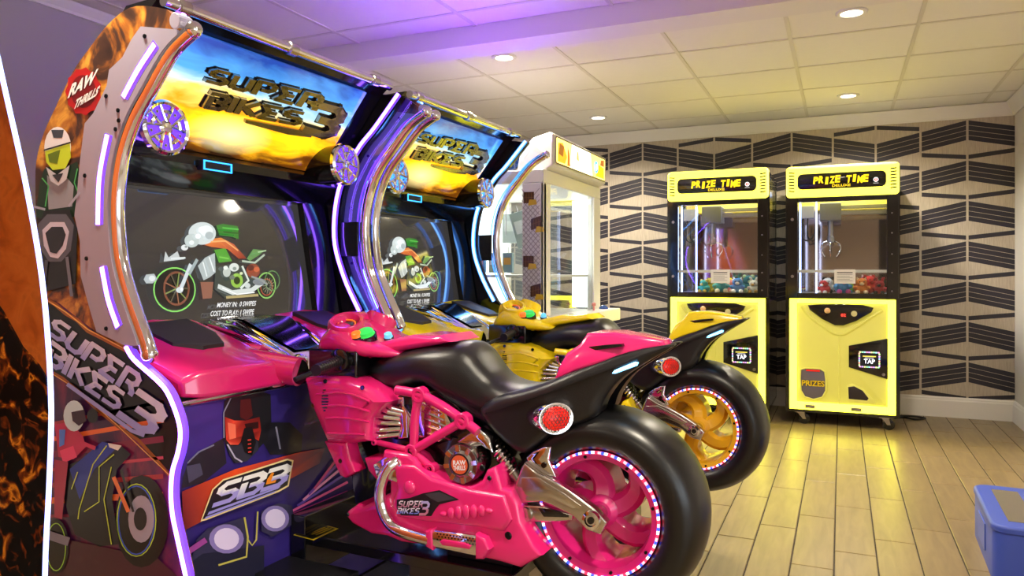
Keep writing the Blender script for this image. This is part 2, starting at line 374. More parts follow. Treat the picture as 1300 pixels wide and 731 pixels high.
def wallpaper():
    m = bpy.data.materials.new('zigzag_wallpaper'); m.use_nodes = True; nt = m.node_tree; b = nt.nodes['Principled BSDF']; L = nt.links.new
    def mt(op, a, b_=None, c=None):
        n = nt.nodes.new('ShaderNodeMath'); n.operation = op
        for i, x in enumerate((a, b_, c)):
            if x is None: continue
            if isinstance(x, (int, float)): n.inputs[i].default_value = x
            else: L(x, n.inputs[i])
        return n.outputs[0]
    geo = nt.nodes.new('ShaderNodeNewGeometry'); sp = nt.nodes.new('ShaderNodeSeparateXYZ'); L(geo.outputs['Position'], sp.inputs[0]); X, Z = sp.outputs[0], sp.outputs[2]
    CWD, PV, A, G = .3393, .332, .075, .50
    u = mt('DIVIDE', mt('SUBTRACT', X, .95), CWD)
    f4 = mt('FLOORED_MODULO', mt('ADD', u, 1), 4)                 # 0..2 peak half, 2..4 trough half
    pk = mt('LESS_THAN', f4, 2)
    h = mt('FLOORED_MODULO', f4, 2); t = mt('SUBTRACT', 1, mt('ABSOLUTE', mt('SUBTRACT', h, 1)))
    sgn = mt('SUBTRACT', mt('MULTIPLY', pk, 2), 1)
    w = mt('FLOORED_MODULO', mt('DIVIDE', mt('SUBTRACT', mt('SUBTRACT', Z, mt('MULTIPLY', mt('MULTIPLY', sgn, t), A)), 2.382 - .166), PV), 1)
    s = mt('ADD', mt('MULTIPLY', pk, mt('SUBTRACT', 1, t)), mt('MULTIPLY', mt('SUBTRACT', 1, pk), t))
    cen = mt('ADD', G + .08, mt('MULTIPLY', s, 1 - G - .16))
    single = mt('LESS_THAN', mt('ABSOLUTE', mt('SUBTRACT', w, cen)), .053)
    ing = mt('LESS_THAN', w, G)
    fr = mt('ABSOLUTE', mt('SUBTRACT', mt('FRACT', mt('MULTIPLY', w, 4 / G)), .5)); band = mt('LESS_THAN', fr, .46)
    dark = mt('MAXIMUM', single, mt('MULTIPLY', ing, band))
    vl = mt('LESS_THAN', mt('ABSOLUTE', mt('SUBTRACT', mt('FRACT', u), .5)), .475)
    dark = mt('MULTIPLY', dark, vl)
    n = nt.nodes.new('ShaderNodeTexNoise'); mp = nt.nodes.new('ShaderNodeMapping'); mp.inputs['Scale'].default_value = (60, 60, 4); L(geo.outputs['Position'], mp.inputs[0]); L(mp.outputs[0], n.inputs['Vector']); n.inputs['Scale'].default_value = 3
    cr = nt.nodes.new('ShaderNodeValToRGB'); e = cr.color_ramp.elements; e[0].position = .3; e[0].color = lin('#afa394'); e[1].position = .75; e[1].color = lin('#c6baaa'); L(n.outputs['Fac'], cr.inputs[0])
    mx = nt.nodes.new('ShaderNodeMix'); mx.data_type = 'RGBA'; L(dark, mx.inputs[0]); L(cr.outputs[0], mx.inputs[6]); mx.inputs[7].default_value = lin('#2b2836'); L(mx.outputs[2], b.inputs['Base Color'])
    b.inputs['Roughness'].default_value = .55
    return m
M['wallpaper'] = wallpaper()
def struct(name, mb, m, **k): return tag(mb.build(name, m, smooth=False, **k), kind='structure')
# floor slab and tiles
floor = struct('floor', MB().box(XL - .1, XR2 + .1, YF - .1, YB + .1, -.12, -.0035), 'grout')
TW, TL, NX = .1643, .68, -.109
tm = {}
def tile_mesh(x0, x1, y0, y1, mb):
    g = .0028; b = .0024
    vs_ = [(x0 + g, y0 + g, -.01), (x1 - g, y0 + g, -.01), (x1 - g, y1 - g, -.01), (x0 + g, y1 - g, -.01), (x0 + g, y0 + g, -b), (x1 - g, y0 + g, -b), (x1 - g, y1 - g, -b), (x0 + g, y1 - g, -b),
           (x0 + g + b, y0 + g + b, 0), (x1 - g - b, y0 + g + b, 0), (x1 - g - b, y1 - g - b, 0), (x0 + g + b, y1 - g - b, 0)]
    mb.add(vs_, [(8, 9, 10, 11)] + [(i, (i + 1) % 4, (i + 1) % 4 + 4, i + 4) for i in range(4)] + [(i + 4, (i + 1) % 4 + 4, (i + 1) % 4 + 8, i + 8) for i in range(4)]); return mb
rest = MB(); full = tile_mesh(-TW / 2, TW / 2, -TL / 2, TL / 2, MB()).mesh('floor_tile', 'tile_f', False)
for i in range(-22, 28):
    cx = NX + TW * i; x0, x1 = cx - TW / 2, cx + TW / 2
    for j in range(-13, 8):
        y0 = 3.956 + (TL / 3) * (i % 3) + TL * j; y1 = y0 + TL
        a, b, c, d = max(x0, XL), min(x1, XR2), max(y0, YF), min(y1, YB)
        if y0 >= YJ: b = min(b, XR)
        if b - a < .01 or d - c < .01: continue
        if -1.35 < cx < XR and y1 > 1.9:
            if (a, b, c, d) == (x0, x1, y0, y1): o = part('floor_tile', full, floor); o.location = (cx, (y0 + y1) / 2, 0)
            else: tile_mesh(a, b, c, d, MB()).build('floor_tile', 'tile_f', floor, smooth=False)
        else: tile_mesh(a, b, c, d, rest)
tag(rest.build('floor_tiling', 'tile_f', floor, smooth=False), 'remaining wood-look floor tiles', kind='stuff')
# walls
T = .12
struct('wall_back', MB().box(XL - T, XR + T, YB, YB + T, 0, ZC + .2), 'wallpaper')
struct('wall_left', MB().box(XL - T, XL, YF - T, YB, 0, ZC + .2), 'leftwall')
struct('wall_right', MB().box(XR, XR + T, YJ, YB, 0, ZC + .2), 'wall')
struct('wall_right_return', MB().box(XR + T, XR2 + T, YJ, YJ + T, 0, ZC + .2), 'wall')
added_wins = [(-3.1, -1.0), (-.6, 1.35)]; wz0, wz1 = .6, 2.4  # unseen windows, added to bring daylight into the room
mbf = MB().box(XR2, XR2 + T, YF - T, YJ, 0, wz0).box(XR2, XR2 + T, YF - T, YJ, wz1, ZC + .2)
ed = [YF - T] + [e for w_ in added_wins for e in w_] + [YJ]
for k in range(0, len(ed), 2): mbf.box(XR2, XR2 + T, ed[k], ed[k + 1], wz0, wz1)
struct('wall_right_near', mbf, 'wall')
for k, (a_, b_) in enumerate(added_wins):
    wn = struct('added_window_%d' % (k + 1), MB().box(XR2 + .062, XR2 + .07, a_, b_, wz0, wz1), 'glass')
    mbw = MB().box(XR2 + .04, XR2 + .09, a_, b_, wz0, wz0 + .05).box(XR2 + .04, XR2 + .09, a_, b_, wz1 - .05, wz1)
    for y in (a_, (a_ + b_) / 2 - .025, b_ - .05): mbw.box(XR2 + .04, XR2 + .09, y, y + .05, wz0 + .05, wz1 - .05)
    mbw.build('added_window_frame', 'trim', wn, smooth=False)
    pl = bpy.data.lights.new('daylight_portal', 'AREA'); pl.shape = 'RECTANGLE'; pl.size = wz1 - wz0; pl.size_y = b_ - a_; pl.cycles.is_portal = True
    po = bpy.data.objects.new('daylight_portal', pl); col.objects.link(po); po.location = (XR2 + .03, (a_ + b_) / 2, (wz0 + wz1) / 2); po.rotation_euler = (0, R(90), 0)
struct('wall_front', MB().box(XL, XR2, YF - T, YF, 0, ZC + .2), wall_mat('front_wall_paint', '#b8a48e'))
def base_prof(): return [(0, 0), (.018, 0), (.018, .135), (.012, .147), (.012, .155), (.005, .168), (0, .168)]
def baseboard(name, p0, p1, d):      # d: direction into the room
    mb = MB(); P0, P1, D = Vector((*p0, 0)), Vector((*p1, 0)), Vector((*d, 0)); pr = base_prof(); n = len(pr)
    vs_ = [P0 + D * a + Vector((0, 0, z)) for a, z in pr] + [P1 + D * a + Vector((0, 0, z)) for a, z in pr]
    mb.add(vs_, [tuple(range(n)), tuple(range(2 * n - 1, n - 1, -1))] + [(i, (i + 1) % n, (i + 1) % n + n, i + n) for i in range(n)]); return struct(name, mb, 'trim')
baseboard('baseboard_back', (XL, YB), (XR, YB), (0, -1)); baseboard('baseboard_right', (XR, YB), (XR, YJ), (-1, 0)); baseboard('baseboard_left', (XL, YF), (XL, YB), (1, 0))
def crown(name, p0, p1, d, h=.106, e=.07):
    mb = MB(); P0, P1, D = Vector((*p0, 0)), Vector((*p1, 0)), Vector((*d, 0)); pr = [(0, ZC - h), (.012, ZC - h), (.016, ZC - h + .014), (e - .006, ZC - .016), (e, ZC - .003), (0, ZC - .003)]; n = len(pr)
    vs_ = [P0 + D * a + Vector((0, 0, z)) for a, z in pr] + [P1 + D * a + Vector((0, 0, z)) for a, z in pr]
    mb.add(vs_, [tuple(range(n)), tuple(range(2 * n - 1, n - 1, -1))] + [(i, (i + 1) % n, (i + 1) % n + n, i + n) for i in range(n)]); return struct(name, mb, 'trim')
crown('trim_1', (XL, YB), (XR, YB), (0, -1)); crown('trim_2', (XR, YB), (XR, 3.92), (-1, 0)); crown('trim_3', (XL, YF), (XL, 3.71), (1, 0), .06, .04)
# ceiling: slab, dropped beam, tiles in a grid
ceil = struct('ceiling', MB().box(XL - T, XR2 + T, YF - T, YB + T, ZC + .03, ZC + .25), 'tbar')
struct('trim_4', MB().box(XL, XR, 3.71, 3.925, 2.47, ZC + .03), mat('beam_paint', '#ebe6e2', .6))
def ceil_area(x0, x1, y0, y1, gx, px, gy, py):
    xs = sorted({x0, x1} | {gx + px * k for k in range(-20, 20) if x0 + .03 < gx + px * k < x1 - .03}); ys = sorted({y0, y1} | {gy + py * k for k in range(-20, 20) if y0 + .03 < gy + py * k < y1 - .03})
    for a, b in zip(xs, xs[1:]):
        for c, d in zip(ys, ys[1:]):
            MB().box(a + .009, b - .009, c + .009, d - .009, ZC + .004, ZC + .02).build('ceiling_tile', 'tile_c', ceil, smooth=False)
    for x in xs[1:-1]: MB().box(x - .011, x + .011, y0, y1, ZC - .001, ZC + .03).build('ceiling_bar', 'tbar', ceil, smooth=False)
    for y in ys[1:-1]: MB().box(x0, x1, y - .011, y + .011, ZC - .0005, ZC + .03).build('ceiling_bar', 'tbar', ceil, smooth=False)
ceil_area(XL, XR, 3.925, YB, -.274, .664, 4.677, .664)
ceil_area(XL, XR2, YF, YJ, -1.08, .783, 3.487, .664)
ceil_area(XL, XR, YJ, 3.71, -1.08, .783, 3.487, .664)
# recessed lamps
M['lamp_e'] = mat('lamp_glow', '#fff4dc', .4, emit='#ffefcc', es=9)
lamp_labels = {(-1.968, 4.325): 'round recessed ceiling lamp beside the beam, above the second motorcycle game', (.05, 4.325): 'round recessed ceiling lamp nearest the top right of the photo',
               (-1.968, 6.34): 'round recessed ceiling lamp above the white prize machine', (.05, 6.34): 'round recessed ceiling lamp above the right yellow claw machine'}
spots = list(lamp_labels) + [(-1.968, 1.4), (.05, 1.4), (-1.968, -1.4), (.05, -1.4), (2.4, .3), (2.4, -2.0)]  # lamps after the labelled ones are out of view, added as fill
for i, (x, y) in enumerate(spots):
    r = empty('ceiling_lamp', (x, y, ZC), 0, lamp_labels.get((x, y), 'round recessed ceiling lamp added as fill in the near part of the room, out of view'), 'ceiling lamp', 'recessed ceiling lamps')
    MB().lathe([(.004, .052), (-.006, .056), (-.008, .072), (-.003, .08), (.004, .08)], (0, 0, 0), 'z', 28, closed=True).build('trim_ring', 'white', r)
    MB().lathe([(-.002, .0), (-.002, .054), (.003, .054)], (0, 0, 0), 'z', 28).build('diffuser', 'lamp_e', r)
    ld = bpy.data.lights.new('lamp_light', 'SPOT'); ld.energy = LAMP_W; ld.color = LAMP_COL; ld.spot_size = R(150); ld.spot_blend = 1; ld.shadow_soft_size = .055
    lo = bpy.data.objects.new('lamp_light', ld); col.objects.link(lo); lo.parent = r; lo.location = (0, 0, -.03)

# ============================================================ MOTORCYCLE GAME CABINETS (own frame: x out of the screen, y away from the viewer)
WY = .585
rail_px = [(246, 38), (219, 65), (191, 113), (171, 150), (157, 192), (150, 239), (149, 281), (154, 333), (168, 384), (185, 432), (190, 450)]
RAIL = onY(rail_px, -WY)
led_px = [(161, 440), (171, 456), (198, 480), (213, 497), (225, 525), (230, 549), (227, 573), (220, 597), (218, 624), (220, 652), (227, 686), (237, 731)]
LEDF = spline(onY(led_px, -WY - .015), 4) + [(-1.0, .20), (-.985, .05)]
back_px = [(212, 12), (191, 8), (164, 10), (137, 31), (113, 62), (92, 92), (72, 133), (55, 171), (46, 205), (45, 240), (46, 274), (51, 333), (56, 377), (62, 421)]
BACK = spline(onY(back_px, -WY - .015), 3)
FARL = onY([(500, 117), (470, 160), (447, 190), (424, 240), (418, 300), (430, 350), (450, 395)], .5)
RAILS = spline(RAIL, 5)
M['flame'] = ramp_mat('flame_print', [(.2, '#1a1418'), (.42, '#4a3024'), (.52, '#a86524'), (.62, '#e0a440'), (.75, '#7a4420'), (1, '#2a1c18')], scale=5, dist=2.5, detail=8, rough=.3, coat=.3)
M['lowprint'] = ramp_mat('speed_print', [(.2, '#221a4a'), (.45, '#4a1e50'), (.6, '#8a2e5a'), (.8, '#2c2058')], scale=3, dist=.6, rough=.3, stretch=(5, 1, 1.2), coat=.3)
M['frontprint'] = ramp_mat('front_print', [(.25, '#181446'), (.5, '#2c2066'), (.7, '#40308e'), (.9, '#1a143c')], scale=1.6, dist=.8, detail=3, rough=.3, stretch=(1, 1, 2), coat=.3)
# marquee plane: T top, B bottom
MT, MBo = Vector((-1.2, 0, 1.955)), Vector((-1.46, 0, 1.63)); MD = (MT - MBo); MN = Vector((MD.z, 0, -MD.x)).normalized(); ML = MD.length; MU = MD.normalized()
def mq(a, b, e=0): p = MBo + MU * b + MN * e; return (p.x, a, p.z)          # a along the width, b up the slope
def mq_px(u, v): p = hit(u, v, MT, MN); return (p.y, (p - MBo).dot(MU))
# screen plane
ST, SB = Vector((-1.56, 0, 1.5)), Vector((-1.47, 0, 1.0)); SD = ST - SB; SN = Vector((SD.z, 0, -SD.x)).normalized(); SU = SD.normalized()
def scr(a, b, e=0): p = SB + SU * b + SN * e; return (p.x, a, p.z)
def scr_px(u, v): p = hit(u, v, SB, SN); return (p.y, (p - SB).dot(SU))

def marquee_mat():
    m = bpy.data.materials.new('sunset_marquee'); m.use_nodes = True; nt = m.node_tree; b = nt.nodes['Principled BSDF']; L = nt.links.new
    tc = nt.nodes.new('ShaderNodeTexCoord'); sp = nt.nodes.new('ShaderNodeSeparateXYZ'); L(tc.outputs['Generated'], sp.inputs[0])
    mp = nt.nodes.new('ShaderNodeMapping'); mp.inputs['Scale'].default_value = (1, 2.2, 9); L(tc.outputs['Object'], mp.inputs[0])
    n = nt.nodes.new('ShaderNodeTexNoise'); n.inputs['Scale'].default_value = 2.0; n.inputs['Detail'].default_value = 6; n.inputs['Distortion'].default_value = .6; L(mp.outputs[0], n.inputs['Vector'])
    f = nt.nodes.new('ShaderNodeMath'); f.operation = 'MULTIPLY_ADD'; f.inputs[1].default_value = .5; L(n.outputs['Fac'], f.inputs[0])
    o = nt.nodes.new('ShaderNodeMath'); o.operation = 'SUBTRACT'; o.inputs[1].default_value = .25; L(sp.outputs[2], o.inputs[0]); L(o.outputs[0], f.inputs[2])
    cr = nt.nodes.new('ShaderNodeValToRGB'); el = cr.color_ramp.elements
    st = [(.0, '#2a1608'), (.1, '#6a3a08'), (.18, '#e8a810'), (.3, '#ffd818'), (.42, '#f79a18'), (.5, '#f4d060'), (.62, '#a8d0d8'), (.75, '#4a9ae0'), (1, '#1c3f96')]
    while len(el) < len(st): el.new(.5)
    for e, (p, c) in zip(el, st): e.position = p; e.color = lin(c)
    L(f.outputs[0], cr.inputs[0])
    ds = nt.nodes.new('ShaderNodeVectorMath'); ds.operation = 'DISTANCE'; ds.inputs[1].default_value = (.26, .47, .22); cx = nt.nodes.new('ShaderNodeCombineXYZ'); cx.inputs[0].default_value = .26; L(sp.outputs[1], cx.inputs[1]); L(sp.outputs[2], cx.inputs[2]); L(cx.outputs[0], ds.inputs[0])
    mr = nt.nodes.new('ShaderNodeMapRange'); mr.inputs[1].default_value = 0; mr.inputs[2].default_value = .2; mr.inputs[3].default_value = 1; mr.inputs[4].default_value = 0; L(ds.outputs['Value'], mr.inputs[0])
    mx = nt.nodes.new('ShaderNodeMix'); mx.data_type = 'RGBA'; L(mr.outputs[0], mx.inputs[0]); L(cr.outputs[0], mx.inputs[6]); mx.inputs[7].default_value = lin('#fff2a0')
    L(mx.outputs[2], b.inputs['Base Color']); L(mx.outputs[2], b.inputs['Emission Color']); b.inputs['Emission Strength'].default_value = .85; b.inputs['Roughness'].default_value = .12
    return m
M['sunset'] = marquee_mat()

def make_cabinet(root, body, led, led_dim):
    P = lambda mb, nm, m, par=root, **k: mb.build(nm, m, par, **k)
    # near wing: printed outer panel, grey lamp plate, light slots, chrome rail
    out = BACK + [(-1.66, .03), (-.985, .03)] + LEDF[::-1] + [(p[0] - .0, p[1]) for p in RAILS[::-1][2:]] + onY([(232, 38), (224, 20)], -WY)
    wing = P(MB().prism(out, -WY - .015, -WY + .012), 'side_panel', 'flame', smooth=False)
    wing['label'] = 'flame and racing print side panel'
    low_px = [(57, 377), (75, 385), (100, 405), (125, 424), (150, 440), (161, 441), (171, 456), (198, 480), (213, 497), (225, 525), (230, 549), (227, 573), (220, 597), (218, 624), (220, 652), (227, 686), (237, 731)]
    lp = onY(low_px, -WY - .016) + [(-1.0, .05), (-1.655, .05), (-1.655, 1.0)]
    P(MB().prism(lp, -WY - .016, -WY - .014), 'lower_print', 'lowprint', wing, smooth=False)
    wm = lambda u, v, e: (lambda p: (p.x, -WY - .0165 - e, p.z))(hit(u, v, (0, -WY - .0165, 0), (0, 1, 0)))
    a = Art(wm)
    # dark band for the lettering and its burnt edge
    a.poly([(57, 380), (75, 388), (100, 408), (125, 427), (161, 446), (198, 483), (213, 499), (225, 527), (229, 549), (225, 573), (217, 600), (200, 582), (175, 556), (150, 540), (120, 516), (100, 494), (80, 480), (64, 470)], '#0c0a10')
    a.line([(57, 379), (70, 386), (84, 398), (98, 406), (112, 420), (128, 428), (145, 437), (163, 446)], 5, '#b06a20'); a.line([(57, 379), (84, 396), (112, 418), (163, 445)], 1.5, '#ffd070')
    a.line([(62, 470), (80, 480), (100, 496), (122, 518), (150, 541), (176, 558), (200, 584), (216, 604)], 4, '#a8601c'); a.line([(62, 471), (100, 495), (150, 540), (216, 603)], 1.2, '#f8c468')
    art_word(a, 'SUPER', [(74, 406), (180, 478), (167, 500), (62, 421)], '#dcdeff', '#a4a8f0', 1.5, 1.6)
    art_word(a, 'BIKES', [(70, 436), (160, 500), (150, 518), (61, 458)], '#dcdeff', '#a4a8f0', 1.5, 1.6)
    art_word(a, '3', [(180, 498), (212, 520), (190, 550), (158, 528)], '#dcdeff', '#a4a8f0', 1.4)
    a.line([(88, 487), (120, 510), (170, 546), (186, 552)], 5, '#a4a8f0')
    P(a, 'game_title', 'print', wing, smooth=False)
    # riders: green one above
    a = Art(wm)
    a.poly([(50, 235), (56, 215), (66, 210), (84, 212), (98, 205), (103, 222), (102, 262), (96, 275), (60, 280), (46, 275)], '#12301c')
    a.poly([(60, 222), (70, 232), (86, 226), (94, 236), (92, 262), (62, 266)], '#8a8f9a'); a.line([(54, 226), (62, 236), (58, 262)], 1.6, '#4ab060'); a.line([(99, 214), (95, 232), (102, 250)], 1.6, '#4ab060')
    a.poly(circ(74, 187, 17, 26), '#d9dadf'); a.poly([(66, 165), (82, 165), (80, 175), (69, 175)], '#3a4048'); a.poly([(58, 192), (90, 182), (91, 200), (84, 214), (68, 216), (60, 206)], '#b9d428'); a.poly([(62, 196), (78, 190), (74, 208), (64, 206)], '#5a7410'); a.line([(57, 191), (74, 186), (91, 181)], 2, '#20242a')
    a.poly([(60, 212), (74, 222), (90, 210), (86, 228), (76, 236), (66, 230)], '#b8bcc4'); a.poly([(68, 222), (82, 220), (76, 232)], '#2a2e34')
    a.poly([(50, 292), (58, 268), (90, 266), (100, 290), (98, 360), (52, 372)], '#16161c'); a.poly([(50, 285), (62, 272), (86, 272), (96, 286), (92, 318), (80, 332), (64, 332), (52, 314)], '#565a68')
    a.poly([(56, 292), (66, 282), (84, 282), (90, 294), (86, 316), (76, 328), (66, 326), (58, 312)], '#c4c4d8'); a.poly([(60, 296), (68, 288), (82, 288), (86, 298), (82, 312), (74, 322), (66, 320)], '#22232c')
    a.line([(44, 262), (60, 266)], 3, '#9aa0b4'); a.line([(90, 262), (104, 244)], 3, '#9aa0b4'); a.line([(62, 330), (58, 372)], 4, '#4a4c58'); a.line([(88, 326), (94, 376)], 4, '#6a6c7c')
    a.c = [tuple(min(1, x * 1.25 + .006) for x in c[:3]) + (1,) for c in a.c]; P(a, 'printed_rider', 'print', wing, smooth=False)
    # lower rider in magenta leathers on a dark sport bike
    a = Art(wm); q = .316; X = lambda *l: [(50 + q * x, 500 + q * y) for x, y in l]
    for k in range(7): a.line(X((0, 130 + 60 * k), (500, -60 + 75 * k + 90)), 4 + k % 3 * 2, ['#8a2a30', '#c0602a', '#6a1838', '#a03a50'][k % 4])
    a.poly(X((10, 560), (480, 660), (560, 731), (0, 731)), '#3a1426')
    a.poly(circ(50 + q * 415, 500 + q * 510, q * 108, q * 185), '#0a0a0e'); a.line([(50 + q * (395 + 78 * math.cos(t)), 500 + q * (505 + 145 * math.sin(t))) for t in [k * .2618 for k in range(24)]], 1.4, '#9ad840', True)
    a.line([(50 + q * (395 + 72 * math.cos(t)), 500 + q * (505 + 137 * math.sin(t))) for t in [k * .2618 for k in range(24)]], 1.6, '#2c50b8', True)
    a.poly(circ(50 + q * 415, 500 + q * 500, q * 52, q * 95), '#8c8c9c'); a.poly(circ(50 + q * 412, 500 + q * 500, q * 26, q * 46), '#17181f')
    a.poly(circ(50 + q * 75, 500 + q * 610, q * 50, q * 110), '#0b0b10'); a.line([(50 + q * (75 + 38 * math.cos(t)), 500 + q * (612 + 95 * math.sin(t))) for t in [k * .2618 for k in range(24)]], 1.2, '#8ac83c', True)
    a.poly(X((90, 300), (200, 250), (260, 190), (340, 210), (375, 240), (320, 300), (300, 420), (330, 600), (250, 610), (150, 560), (110, 430)), '#11121a')
    a.poly(X((130, 300), (260, 190), (330, 205), (230, 300), (170, 420)), '#1c2c88'); a.poly(X((285, 195), (340, 205), (325, 225), (290, 212)), '#dfe4ff')
    for l in (((280, 205), (225, 280), (170, 460), (165, 500)), ((310, 240), (250, 290), (250, 430), (190, 470)), ((300, 290), (270, 420), (300, 600)), ((165, 310), (140, 380))): a.line(X(*l), 1.3, '#a6dc3a')
    a.line(X((40, 560), (130, 590)), 11, '#6a6a78'); a.line(X((310, 330), (370, 470)), 5, '#c06a3a'); a.line(X((340, 300), (390, 470)), 3, '#26262c')
    a.poly(X((75, 120), (140, 110), (190, 170), (200, 210), (150, 260), (90, 250)), '#a01848'); a.poly(X((95, 225), (150, 205), (165, 250), (110, 275)), '#c83060'); a.poly(X((75, 260), (130, 270), (105, 500), (75, 490)), '#8c1238'); a.poly(X((95, 140), (120, 140), (115, 200), (95, 210)), '#4468b8')
    a.line(X((180, 190), (240, 215)), 5, '#a01848'); a.poly(circ(50 + q * 155, 500 + q * 85, q * 42, q * 62), '#9fb8e0'); a.poly(X((145, 70), (195, 60), (205, 105), (175, 125), (150, 105)), '#2a1020'); a.poly(circ(50 + q * 230, 500 + q * 85, q * 22, q * 28), '#0c0c10')
    a.c = [tuple(min(1, x * 1.9 + .006) for x in c[:3]) + (1,) for c in a.c]; P(a, 'printed_racer', 'print', wing, smooth=False)
    # company badge: words on a red disc
    a = Art(wm, .0004); cx, cy = 106, 116
    a.poly([(cx + (27 if k % 2 else 24) * math.cos(k * math.pi / 11) * .86, cy + (31 if k % 2 else 28) * math.sin(k * math.pi / 11)) for k in range(22)], '#b81c1c')
    a.poly(circ(cx, cy, 16, 21), '#7a1010')
    for w_, (ox, oy), (sx, sy) in (('RAW', (0, -10), (40, 19)), ('THRILLS', (5, 8), (36, 14))):
        for bold, c_ in ((.1, '#141414'), (.045, '#f2f2f2')):
            art_font(a, w_, lambda p, r, ox=ox, oy=oy, sx=sx, sy=sy: (cx + ox + p * sx * .84 + r * sx * .16, cy + oy - r * sy - p * sx * .5), c_, bold)
    P(a, 'maker_badge', 'print', wing, smooth=False)
    # grey plate with light slots
    plate_px = [(226, 38), (180, 34), (168, 51), (157, 73), (140, 89), (137, 109), (120, 144), (109, 157), (103, 205), (99, 250), (96, 274), (103, 305), (104, 350), (116, 394), (124, 421), (161, 439)]
    ppl = onY(plate_px, -WY - .018) + [(p[0] - .012, p[1]) for p in RAILS[::-1][4:-2]]
    plate = P(MB().prism(ppl, -WY - .022, -WY - .015), 'lamp_plate', 'grey', wing, smooth=False)
    for A, Bm, B_, w_ in (((197, 56), (176, 88), (157, 123), 11), ((137, 171), (127, 225), (125, 285), 11), ((130, 339), (138, 380), (150, 415), 11)):
        pl = spline([A, Bm, B_], 6); pts = [hit(u, v, (0, -WY - .022, 0), (0, 1, 0)) for u, v in pl]
        def strip(w, off):
            L_, R_ = [], []
            for i, p in enumerate(pts):
                t = (pts[min(i + 1, len(pts) - 1)] - pts[max(i - 1, 0)]).normalized(); q_ = Vector((-t.z, 0, t.x)) * w; L_.append((p.x + q_.x + off, p.z + q_.z)); R_.append((p.x - q_.x + off, p.z - q_.z))
            return L_ + R_[::-1]
        P(MB().prism(strip(.0165, .004), -WY - .0225, -WY - .018), 'light_slot', led_dim, plate, smooth=False)
        P(MB().prism(strip(.0085, -.002), -WY - .0235, -WY - .018), 'light_strip', led, plate, smooth=False)
    for u, v in ((184, 46), (135, 122), (150, 140), (151, 153), (108, 223), (110, 328), (135, 417), (147, 164)):
        p = hit(u, v, (0, -WY - .022, 0), (0, 1, 0)); P(MB().lathe([(-.003, 0.0), (-.003, .006), (.002, .007)], (p.x, p.y, p.z), 'y', 12), 'screw', 'screw', plate)
    # end cap at the wing's top
    c = onY(circ(221, 26, 7, 11, 14), -WY - .02); P(MB().prism(c, -WY - .019, -WY + .03), 'wing_cap', 'grey', smooth=False, bevel=.003)
    # front sinuous light strip
    P(MB().tube([(x + .003, -WY - .019, z) for x, z in LEDF], .0065, 8), 'edge_light', led, wing); P(MB().tube([(x + .003, -WY - .008, z) for x, z in LEDF], .0125, 10), 'glow_fringe', led_dim, wing)  # wider dim tube imitates the coloured halo around the strip
    # far wing: dark inner panel, clear acrylic front, rail
    fl = spline(FARL, 5)
    inner = [(-1.66, .03), (-.985, .03)] + LEDF[::-1][:-2] + [(p[0], p[1]) for p in fl[::-1]] + BACK[3:]
    P(MB().prism(inner, WY - .015, WY + .012), 'far_side_panel', 'gloss', smooth=False)
    ac = fl + [(p[0], p[1]) for p in RAILS[::-1]]
    P(MB().prism(ac, WY - .006, WY + .0), 'acrylic_wing', 'acrylic', smooth=False)
    for s in (-1, 1):
        pts = [(x, s * WY, z) for x, z in RAILS]
        rl = P(MB().tube(pts, .022, 16), 'chrome_rail', 'chrome')
        for e in (pts[0], pts[-1]): P(MB().ball(e, .024, 16, 10), 'rail_end', 'chrome', rl)
        P(MB().tube([(x - .03, s * (WY - .012), z) for x, z in RAILS], .0035, 6), 'rail_light', led_dim, rl)
        P(MB().tube([(x, s * .53, z) for x, z in fl], .0065, 8), 'wing_light', led); P(MB().tube([(x - .004, s * .54, z) for x, z in fl], .012, 8), 'glow_fringe', led_dim)  # second tube glows dimly as the painted halo of the first
        P(MB().box(-1.42, -1.33, s * (WY - .022) - .004, s * (WY - .022) + .004, 1.27, 1.42), 'vent_plate', 'gloss', bevel=.002)
    # cabinet core
    P(MB().prism([(-1.63, .03), (-1.63, 1.0), (-1.685, 1.4), (-1.67, 1.55), (-1.5, 1.8), (-1.4, 1.88), (-1.42, 1.8), (-1.54, 1.6), (-1.6, 1.5), (-1.5, .9), (-1.3, .8), (-1.3, .03)], -.57, .57), 'cabinet_body', 'black', smooth=False)
    P(MB().prism([(-1.42, 1.86), (-1.56, 1.56), (-1.475, 1.62), (-1.215, 1.945), (-1.16, 1.99), (-1.3, 1.985)], -.565, .565), 'marquee_housing', 'gloss', smooth=False)
    mk = P(MB().add([mq(-.55, .0, .012), mq(.45, .0, .012), mq(.45, ML * .97, .012), mq(-.55, ML * .97, .012), mq(-.55, 0, 0), mq(.45, 0, 0), mq(.45, ML * .97, 0), mq(-.55, ML * .97, 0)], [(0, 1, 2, 3), (7, 6, 5, 4), (0, 4, 5, 1), (1, 5, 6, 2), (2, 6, 7, 3), (3, 7, 4, 0)]), 'marquee', 'sunset', smooth=False)
    for txt, quad, g in (('SUPER', [(266, 83), (404, 118), (393, 134), (258, 97)], 1.9), ('BIKES', [(266, 113), (380, 139), (372, 153), (256, 130)], 1.7), ('3', [(402, 129), (431, 137), (414, 169), (385, 160)], 2)):
        mb = MB()
        for qd in seg_quads(txt, 2.35, g):
            pp = [mq_px(*bil(quad, *p)) for p in qd]
            mb.add([mq(x, y, .0125) for x, y in pp] + [mq(x, y, .016) for x, y in pp], [(0, 1, 2, 3), (7, 6, 5, 4), (0, 4, 5, 1), (1, 5, 6, 2), (2, 6, 7, 3), (3, 7, 4, 0)])
        P(mb, 'letter_outline', 'gloss', mk, smooth=False)
        mb = MB()
